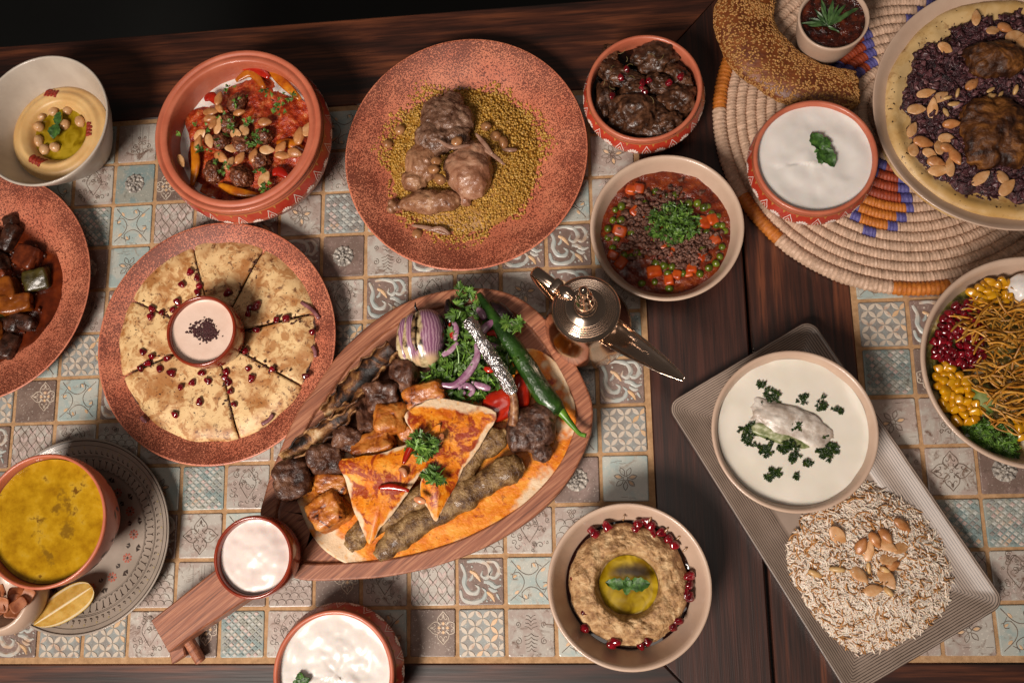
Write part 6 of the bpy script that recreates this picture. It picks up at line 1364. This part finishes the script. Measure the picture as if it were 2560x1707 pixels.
# tomato, chilli, onion half
TOM = food('tomato_red', [(.3, '#8f1407'), (.7, '#b0280f')], 60, .2, vary=.08, coat=.4)
for (x, y, rx, ry, z, rt, lab) in ((1285, 645, 105, 82, .046, 25, 'large red tomato wedge beside the lamb bone'), (1385, 575, 50, 95, .045, 0, 'red tomato slice between the bone and the green chilli')):
    q = {1285: (0.1051, 0.1994, 0.0500), 1385: (0.1245, 0.2122, 0.0500)}[x]; V, F = blob((rx * kz, ry * kz, .0125), x, .06, 1.4, 2.8, 4); o = one((V, F), 'tomato_wedge', TOM, loc=(q[0], q[1], z), label=lab, cat='tomato'); o.rotation_euler = (.2, .1, math.radians(rt))
CHI = food('green_chilli_skin', [(.3, '#172f0d'), (.6, '#274716'), (.85, '#3f5f22')], 40, .26, bump=.0014, bscale=150, vary=0, coat=.25)
cp = smooth_path([np.array(q) for q in ((0.0834, 0.3126, 0.0500), (0.0953, 0.2928, 0.0530), (0.1089, 0.2699, 0.0560), (0.1276, 0.2400, 0.0560), (0.1430, 0.2139, 0.0540), (0.1566, 0.1956, 0.0520), (0.1648, 0.1889, 0.0510))], 8)
ct = thing('green_chilli', tuple(cp[len(cp) // 2]), 'long glossy green chilli pepper along the right rim of the board', 'chilli'); og = cp[len(cp) // 2]
R = np.interp(np.linspace(0, 1, len(cp)), [0, .1, .3, .55, .75, .9, 1], [.0028, .0046, .0080, .0102, .0108, .0088, .0050]); V, F = tube(cp - og, R, 24); d = V - np.repeat(cp - og, 24, axis=0); V = V + d * (.06 * fbm(V * 90, 3, 5))[:, None]
one((V, F), 'flesh', CHI, parent=ct)
sp = smooth_path([np.array(q) - og for q in ((0.1630, 0.1907, 0.0520), (0.1739, 0.1763, 0.0520), (0.1811, 0.1676, 0.0530), (0.1874, 0.1650, 0.0550))], 6)
one(tube(sp, np.interp(np.linspace(0, 1, len(sp)), [0, .2, .5, 1], [.0052, .0034, .0022, .0022]), 12), 'stem', food('chilli_stem', [(.3, '#3f6a16'), (.7, '#5f8a26')], 80, .35), parent=ct)
BLK = food('charred_skin', [(.3, '#0d0808'), (.7, '#241518')], 120, .25, bump=.0008, vary=0, coat=.3)
P = smooth_path([np.array(q) for q in ((0.0948, 0.3029, 0.0480), (0.1076, 0.2899, 0.0500), (0.1187, 0.2721, 0.0480))], 6); V, F = tube(P, .009 * np.sin(np.linspace(.4, PI - .3, len(P))), 16); V += (fbm(V * 120, 3, 2) * .0012)[:, None]
one((V, F), 'charred_aubergine', BLK, loc=(0, 0, 0), label='small black charred aubergine piece behind the green chilli', cat='aubergine')
P = smooth_path([np.array(q) for q in ((0.0513, 0.3089, 0.0480), (0.0524, 0.2945, 0.0490), (0.0549, 0.2769, 0.0470))], 6); V, F = tube(P, .0055 * np.sin(np.linspace(.4, PI - .3, len(P))), 14); V += (fbm(V * 160, 3, 2) * .0010)[:, None]
one((V, F), 'charred_chilli', BLK, loc=(0, 0, 0), label='thin black charred chilli beside the grilled onion half', cat='chilli')
oc = (0.0255, 0.2705, 0.0550)
ot = thing('onion_half', (oc[0], oc[1], .0395), 'grilled red onion half with purple layers and charred edge', 'onion', rot=(0, 0, math.radians(6)))
OM = Mat('onion_layers', .25); x_ = OM.xyz(); ang = OM.math('ARCTAN2', x_[0], OM.math('ADD', x_[2], .004)); w = OM.math('SINE', OM.math('ADD', OM.math('MULTIPLY', ang, 44.0), OM.math('MULTIPLY', OM.noise(60, 3), 14.0)))
cl = OM.ramp(OM.math('MULTIPLY_ADD', w, .5, .5), [(.1, '#80526c'), (.5, '#926880'), (.9, '#ad8796')]); cl = OM.mix(OM.step(OM.math('MULTIPLY', x_[1], -1.0), .017, .027), cl, '#c9a982')
cl = OM.mix(OM.step(OM.math('ADD', x_[0], OM.math('MULTIPLY', OM.noise(70, 3), .012)), .0225, .0255), cl, '#120a0c'); core_ = OM.math('ABSOLUTE', OM.math('ADD', x_[0], OM.math('MULTIPLY_ADD', OM.noise(50, 2), .010, -.001))); cl = OM.mix(OM.math('SUBTRACT', 1.0, OM.step(core_, .0022, .0052)), cl, OM.ramp(OM.noise(110, 3), [(.38, '#2a1a10'), (.48, '#9c8660'), (.6, '#c9b68c')])); OM.col(cl); OM.set('Coat Weight', .3)
for i, (ax, wd, dx, tilt) in enumerate(((.0205, .78, .0035, 0), (.0145, .6, -.0085, -.25), (.010, .5, -.0145, -.45))):
    V, F = blob((ax, .0275 * (1 - .07 * i), .019 * (1 - .08 * i)), i, .025, 1.6, 2.2, 4); V[:, 0] += .0022 * np.sin(V[:, 1] * 90) ; th_ = np.arctan2(V[:, 0], V[:, 2] + .004); V *= (1 + .008 * np.sin(th_ * 26))[:, None]; V[:, 1] -= .004 * (V[:, 1] < -.02)
    o = one((V, F), 'onion_layer', OM.m, parent=ot); o.location = (dx, -.001 * i, .012); o.rotation_euler = (0, tilt, 0)
gp = [(-.0035, .020, .0285), (-.0045, .008, .0318), (-.0060, -.006, .0318), (-.0050, -.018, .0290)]
one(tube(smooth_path(gp, 6), .0022 * np.sin(np.linspace(.3, PI - .2, 19)) + .0002, 8, .5), 'charred_core', food('charred_core', [(.3, '#150c08'), (.55, '#8a6a48'), (.8, '#b99a70')], 150, .4, vary=0), parent=ot)
one(tube([(-.002, .025, .018), (-.003, .030, .020), (-.0022, .034, .022)], [.0016, .0012, .0004], 8), 'charred_tip', BLK, parent=ot)
# parsley and onion salad
sc_ = (0.0668, 0.2395, 0.0550)
poly_s = [(0.0249, 0.2301), (0.0367, 0.2434), (0.0504, 0.2567), (0.0545, 0.2783), (0.0596, 0.3020), (0.0803, 0.3011), (0.0957, 0.2766), (0.1146, 0.2464), (0.1163, 0.2327), (0.1025, 0.2158), (0.0927, 0.2046), (0.0618, 0.2018), (0.0503, 0.2176), (0.0307, 0.2241)]
b = MB(); r = random.Random(8); tpl = [parsley_leaf(1.0, k) for k in range(6)]; n = 0
while n < 330:
    x, y = r.uniform(-.045, .05) + sc_[0], r.uniform(-.055, .062) + sc_[1]
    if not inpoly(poly_s, x, y): continue
    R = rotm(r.gauss(0, .45), r.gauss(0, .45), r.uniform(0, 6.3)); z = .038 + r.random() * .018
    if n % 9 == 0: b.add(tube([(0, 0, 0), (.1, .8, .1), (0, 1.6, .2)], .06, 5), 1, r=r.random(), rot=R, sc=r.uniform(.008, .013), at=(x - sc_[0], y - sc_[1], z))
    else: b.add(tpl[r.randrange(6)], 0, r=r.random(), rot=R, sc=r.uniform(.006, .0125), at=(x - sc_[0], y - sc_[1], z))
    n += 1
b.obj('parsley_salad', [PARS, PARSL], loc=(sc_[0], sc_[1], 0), smooth=False, label='loose green parsley leaves of the onion salad on the board', cat='herbs', kind='stuff')
RON = food('raw_red_onion', [(.3, '#8d5a78'), (.6, '#a98096'), (.85, '#cbb3bd')], 140, .25, vary=.1, coat=.3)
for pts, z, rr, lab in (([(0.0454, 0.2192), (0.0598, 0.2187), (0.0734, 0.2307), (0.0822, 0.2459), (0.0813, 0.2595)], .0585, .0040, 'long purple onion strip curving across the parsley salad'), ([(0.0821, 0.2624), (0.0899, 0.2737), (0.0997, 0.2821)], .0600, .0042, 'straight purple onion piece pointing to the green chilli'), ([(0.0465, 0.2489), (0.0544, 0.2545), (0.0623, 0.2621)], .0560, .0034, 'pale onion strip near the grilled onion half'), ([(0.0857, 0.2573), (0.0973, 0.2568), (0.1070, 0.2525)], .0570, .0030, 'pale onion strip behind the foil'), ([(0.0696, 0.2092), (0.0648, 0.2152), (0.0716, 0.2178), (0.0774, 0.2128), (0.0735, 0.2071)], .0570, .0030, 'small curled onion ring at the front of the salad'), ([(0.0575, 0.2841), (0.0604, 0.2760), (0.0593, 0.2642)], .0540, .0030, 'upright onion sliver at the back of the salad'), ([(0.0822, 0.2970), (0.0870, 0.2908), (0.0899, 0.2847)], .0540, .0040, 'pale onion piece at the far end of the salad'), ([(0.0755, 0.2206), (0.0871, 0.2163), (0.0948, 0.2141)], .0550, .0036, 'pale onion piece in front of the foil')):
    P = smooth_path([(x, y, z) for x, y in pts], 6); one(tube(P, rr * np.sin(np.linspace(.5, PI - .5, len(P))) + .0003, 8, .45), 'onion_strip', RON, origin=tuple(P[0]), label=lab, cat='onion')
for pts, z, lab in (([(0.0921, 0.2688), (0.1008, 0.2694), (0.1083, 0.2613)], .0580, 'curved red pepper strip behind the foil'), ([(0.0541, 0.2833), (0.0560, 0.2742), (0.0564, 0.2663)], .0530, 'red pepper strip beside the charred chilli'), ([(-0.0137, 0.1187), (-0.0005, 0.1193), (0.0165, 0.1153)], .0715, 'shiny red chilli strip on the near folded bread'), ([(0.0107, 0.1410), (0.0163, 0.1538), (0.0220, 0.1629)], .0725, 'thin red chilli strip above the near folded bread'), ([(0.0888, 0.2350), (0.0935, 0.2329), (0.0983, 0.2318)], .0560, 'small red pepper piece in the salad')):
    P = smooth_path([(x, y, z) for x, y in pts], 6); one(tube(P, .0030 * np.sin(np.linspace(.4, PI - .4, len(P))) + .0004, 8, .5), 'red_pepper_strip', PEPR, origin=tuple(P[0]), label=lab, cat='pepper')
for (x, y), lab, z, n_ in (([(0.0302, 0.1578)][0], 'parsley clump on the far edge of the near folded bread', .0730, 34), ([(0.0427, 0.1293)][0], 'parsley leaves on the lower part of the far folded bread', .0680, 14), ([(0.0664, 0.3125)][0], 'parsley leaves hanging over the far rim of the board', .0450, 12), ([(0.1201, 0.2764)][0], 'parsley leaves lying over the green chilli', .0640, 8), ([(0.1138, 0.2447)][0], 'parsley leaf beside the green chilli', .0600, 5)):
    parsley_heap('parsley_clump', (x, y, z), .011, .004, n_, lab, leafL=(.006, .011), seed=n_, flat=.4)
for pts, lab in (([(0.0065, 0.1365), (0.0112, 0.1336), (0.0131, 0.1281)], 'cooked onion ring on the near folded bread'), ([(0.0413, 0.1604), (0.0469, 0.1630), (0.0497, 0.1694)], 'cooked onion strip at the fold of the breads'), ([(0.0217, 0.1080), (0.0273, 0.1061), (0.0329, 0.1041)], 'pale onion piece between the folded breads')):
    P = smooth_path([(x, y, .0725) for x, y in pts], 6); one(tube(P, .0034 * np.sin(np.linspace(.4, PI - .4, len(P))) + .0003, 8, .45), 'onion_strip', food('cooked_onion', [(.3, '#a85a34'), (.7, '#c98a62')], 120, .25), origin=tuple(P[0]), label=lab, cat='onion')


# ------------------------------------------------------------------ coffee pot
COP = Mat('rose_gold', .16); COP.col(COP.ramp(COP.noise(25, 2), [(.3, '#d6bca6'), (.7, '#e2cbb8')])); COP.set('Metallic', 1.0); COP.bump(COP.noise(90, 2), .0002, .3); COPM = COP.m
PX, PY = .1932, .2772
pt = thing('coffee_pot', (PX, PY, .0006), 'shiny rose gold coffee pot with ringed lid and long beak spout', 'coffee pot')
one(lathe([(0, .001), (.034, .001), (.036, 0), (.038, .001), (.038, .004), (.035, .007), (.040, .018), (.0435, .032), (.0430, .046), (.0385, .062), (.0315, .078), (.0275, .090), (.0280, .098), (.0305, .106), (.0312, .1095), (0, .1095)], 96), 'body', COPM, parent=pt)
lid = [(0, .1098), (.0314, .1098), (.0322, .1106), (.0322, .1122), (.0312, .1135), (.0292, .1150)]
for i in range(5):
    r0 = .0286 - i * .0019; z0 = .1154 + i * .0010; lid += [(r0, z0), (r0 - .0005, z0 + .0011), (r0 - .0012, z0 + .0011), (r0 - .0016, z0 + .0003)]
lid += [(.0180, .1200), (.0145, .1222), (.0105, .1232), (.0100, .1250), (.0112, .1268), (.0100, .1288), (.0082, .1295), (.0088, .1330), (.0092, .1400), (.0084, .1470), (.0062, .1520), (.0058, .1545), (.0072, .1570), (.0074, .1620), (.0060, .1680), (.0042, .1715), (.0044, .1740), (.0050, .1775), (.0046, .1830), (.0028, .1870), (0, .1885)]
ld = one(lathe(lid, 96), 'lid', COPM, parent=pt)
tip = np.array((0.2806, 0.2097, 0.1000)); du = tip[:2] - (PX, PY); Ls = np.linalg.norm(du); du /= Ls; nu = np.array([-du[1], du[0]])
s = np.linspace(.022, Ls, 80); V = []; m = 25
for q in s:
    t = (q - .022) / (Ls - .022); w = np.interp(t, [0, .15, .45, .75, .93, 1], [.0135, .0130, .0105, .0068, .0030, .0012]); zc = .086 + .016 * t ** .8
    for j in range(m):
        a = PI * j / (m - 1); o2 = w * math.cos(a); V.append((du[0] * q + nu[0] * o2, du[1] * q + nu[1] * o2, zc - w * (.62 - .2 * t) * math.sin(a)))
F = [(i * m + j, i * m + j + 1, (i + 1) * m + j + 1, (i + 1) * m + j) for i in range(79) for j in range(m - 1)]
sp_ = one((np.array(V), F), 'spout', COPM, parent=pt); md = sp_.modifiers.new('thickness', 'SOLIDIFY'); md.thickness = .0012
hc = np.array((0.1445, 0.3188, 0.1050)); hu = hc[:2] - (PX, PY); hr = np.linalg.norm(hu); hu /= hr
hp = smooth_path([(hu[0] * q, hu[1] * q, z) for q, z in ((.028, .104), (.040, .109), (hr * .84, .1095), (hr * .98, .106), (hr * 1.0, .096), (hr * .93, .074), (.046, .050), (.038, .040))], 6)
one(tube(hp, .0056, 10, .36), 'handle', COPM, parent=pt)
def orient(VF, ang, at): return (np.asarray(VF[0]) @ rotm(0, 0, ang).T + np.asarray(at), VF[1])
ha = math.atan2(hu[1], hu[0])
V, F = blob((.0045, .0075, .0035), 1, 0, 1, 6, 3); one(orient((V, F), ha, (hu[0] * .036, hu[1] * .036, .1125)), 'hinge', COPM, parent=pt)
V, F = blob((.0095, .0062, .0032), 1, 0, 1, 1.6, 3); one(orient((V, F), ha, (hu[0] * .0225, hu[1] * .0225, .1215)), 'thumb_piece', COPM, parent=pt)

# ------------------------------------------------------------------ salad
OX, OY, OZ = .5961, .2189, .0600
VF, A = heightdisc(.0895, lambda x, y, f: .004 * (1 - f ** 3) + .003 * fbm2(x, y, 70, 3, 6), 40, 110)
one(VF, 'chopped_greens', food('dressed_greens', [(.25, '#4a4a18'), (.45, '#7d6e30'), (.6, '#a58a4a'), (.8, '#c9bda6')], 60, .35, bump=.002, bscale=160, vary=0), loc=(OX, OY, OZ - .004), label='dressed chopped greens filling the large salad bowl', cat='salad')
r = random.Random(17)
def fillpts(poly, n, dmin):
    xs = [p_[0] for p_ in poly]; ys = [p_[1] for p_ in poly]; out = []; tries = 0
    while len(out) < n and tries < 20000:
        tries += 1; x, y = r.uniform(min(xs), max(xs)), r.uniform(min(ys), max(ys))
        if inpoly(poly, x, y) and all((x - a) ** 2 + (y - c) ** 2 < 1e9 and (x - a) ** 2 + (y - c) ** 2 > dmin ** 2 for a, c in out): out.append((x, y))
    return out
pp = fillpts([(0.5158, 0.2454), (0.5258, 0.2639), (0.5401, 0.2771), (0.5536, 0.2834), (0.5621, 0.2727), (0.5610, 0.2487), (0.5587, 0.2285), (0.5463, 0.2171), (0.5293, 0.2211), (0.5156, 0.2284)], 62, .0055)
for i, o in enumerate(scatter('pomegranate_seed', POMS, pp, 'pomegranate seed of the salad heap', 'pomegranate', 'pomegranate seeds in the salad', .9, (1.1, 1.4), z=OZ + .0045, seed=4, clock=(*np.mean(pp, 0), .026, 0))): o.location.z += r.random() * .004
CORN = food('corn_yellow', [(.3, '#b37606'), (.7, '#cf9612')], 90, .25, vary=.12, coat=.3)
V, F = blob((.0045, .0038, .0032), 2, .05, 1.3, 3.2, 3); V[:, 1] *= 1 - .25 * V[:, 0] / .0045; CORNM = [MB().add((V, F)).mesh('corn_kernel', CORN)]
for poly, n_, lab in (([(0.5122, 0.2184), (0.5275, 0.2195), (0.5403, 0.2056), (0.5435, 0.1921), (0.5511, 0.1753), (0.5406, 0.1657), (0.5283, 0.1677), (0.5176, 0.1863)], 42, 'corn kernel of the front salad heap'), ([(0.5508, 0.2870), (0.5664, 0.2967), (0.5829, 0.3003), (0.5931, 0.2920), (0.5899, 0.2783), (0.5754, 0.2773), (0.5593, 0.2763)], 30, 'corn kernel of the far salad heap'), ([(0.5768, 0.1679), (0.5911, 0.1708), (0.5949, 0.1511), (0.5822, 0.1482)], 10, 'corn kernel of the near right salad heap')):
    fq = fillpts(poly, n_, .0056)
    for o in scatter('corn_kernel', CORNM, fq, lab, 'corn', 'corn kernels in the salad', .8, (.95, 1.25), z=OZ + .005, seed=n_, clock=(*np.mean(fq, 0), .026, 0)): o.location.z += r.random() * .003
FRY = food('potato_straw', [(.2, '#8f5212'), (.5, '#b47a24'), (.85, '#cf9f4c')], 90, .4, vary=.3, bump=.0004)
FRYM = []
for k in range(6):
    L = (.022, .028, .034, .030, .024, .038)[k]; cv = (.003, -.004, .005, .002, -.006, .004)[k]
    P = [(-L / 2 + L * t, cv * math.sin(PI * t), .0015 * math.sin(PI * t + k)) for t in np.linspace(0, 1, 9)]; FRYM.append(MB().add(tube(P, .0011 * np.array([.5, .9, 1.1, .9, 1.15, 1, .8, .9, .3]), 5, .5)).mesh('potato_straw', FRY))
fp_ = fillpts([(0.5393, 0.2571), (0.5618, 0.2733), (0.5830, 0.2775), (0.6094, 0.2866), (0.6137, 0.2456), (0.6044, 0.1960), (0.5928, 0.1637), (0.5670, 0.1547), (0.5581, 0.1713), (0.5588, 0.1910), (0.5427, 0.2014), (0.5577, 0.2226), (0.5537, 0.2430)], 200, .0024)
fcl = (*np.mean(fp_, 0), .052, 0)
for i, (x, y) in enumerate(fp_):
    a = r.gauss(-8, 38) if r.random() < .75 else r.uniform(0, 180)
    o = link('potato_straw', FRYM[r.randrange(6)], None, (x, y, OZ + .007 + .008 * r.random()), (r.gauss(0, .2), r.gauss(0, .18), math.radians(a)), r.uniform(.8, 1.15), 'crisp potato straw of the salad' + clock_words((x, y), fcl), 'potato straw', 'potato straws on the salad'); REG.append((o, math.hypot(x - fcl[0], y - fcl[1])))
p = (0.5582, 0.1519, 0.0680); parsley_heap('chopped_parsley', (p[0], p[1], OZ + .003), .0250, .007, 260, 'chopped parsley at the front edge of the salad bowl', leafL=(.004, .007), seed=2, ell=.55, rot=-.5, flat=.6)
p = (0.6008, 0.2899, 0.0650); V, F = blob((.017, .014, .010), 4, .10, 2.2, 2.6, 4); one((V, F), 'white_cheese', YOGM, loc=(p[0] + .004, p[1], OZ + .006), label='white fresh cheese lump at the far side of the salad', cat='cheese')
p = (0.5463, 0.1502, 0.0620); V, F = blob((.012, .006, .004), 6, .12, 2.2, 2.2, 3); o = one((V, F), 'yogurt_dollop', YOGM, loc=(p[0], p[1], OZ + .0005), label='white dressing dollop beside the salad parsley', cat='dressing'); o.rotation_euler = (0, 0, -.6)
p = (0.5536, 0.1867, 0.0660); V, F = blob((.010, .014, .005), 7, .15, 2.2, 3, 3); one((V, F), 'lettuce_piece', food('lettuce_pale', [(.3, '#5f7430'), (.7, '#9aa36a')], 100, .35), loc=(p[0], p[1], OZ + .005), label='pale green lettuce piece under the potato straws', cat='lettuce')


# ------------------------------------------------------------------ labels of look-alikes: order from the middle of their dish
byl = {}
for o, f in REG: byl.setdefault(o['label'], []).append((f, o.name, o))
ORD = ('first', 'second', 'third', 'fourth', 'fifth', 'sixth', 'seventh', 'eighth', 'ninth', 'tenth', 'eleventh', 'twelfth', 'thirteenth', 'fourteenth', 'fifteenth', 'sixteenth', 'seventeenth', 'eighteenth', 'nineteenth', 'twentieth', 'last', 'outermost')
for lab, L_ in byl.items():
    L_.sort()
    for k, (_, _, o) in enumerate(L_):
        if len(L_) == 2: o['label'] = lab + (', inner one', ', outer one')[k]
        elif 2 < len(L_) <= 22: o['label'] = lab + ', ' + ORD[k] + ' outward'
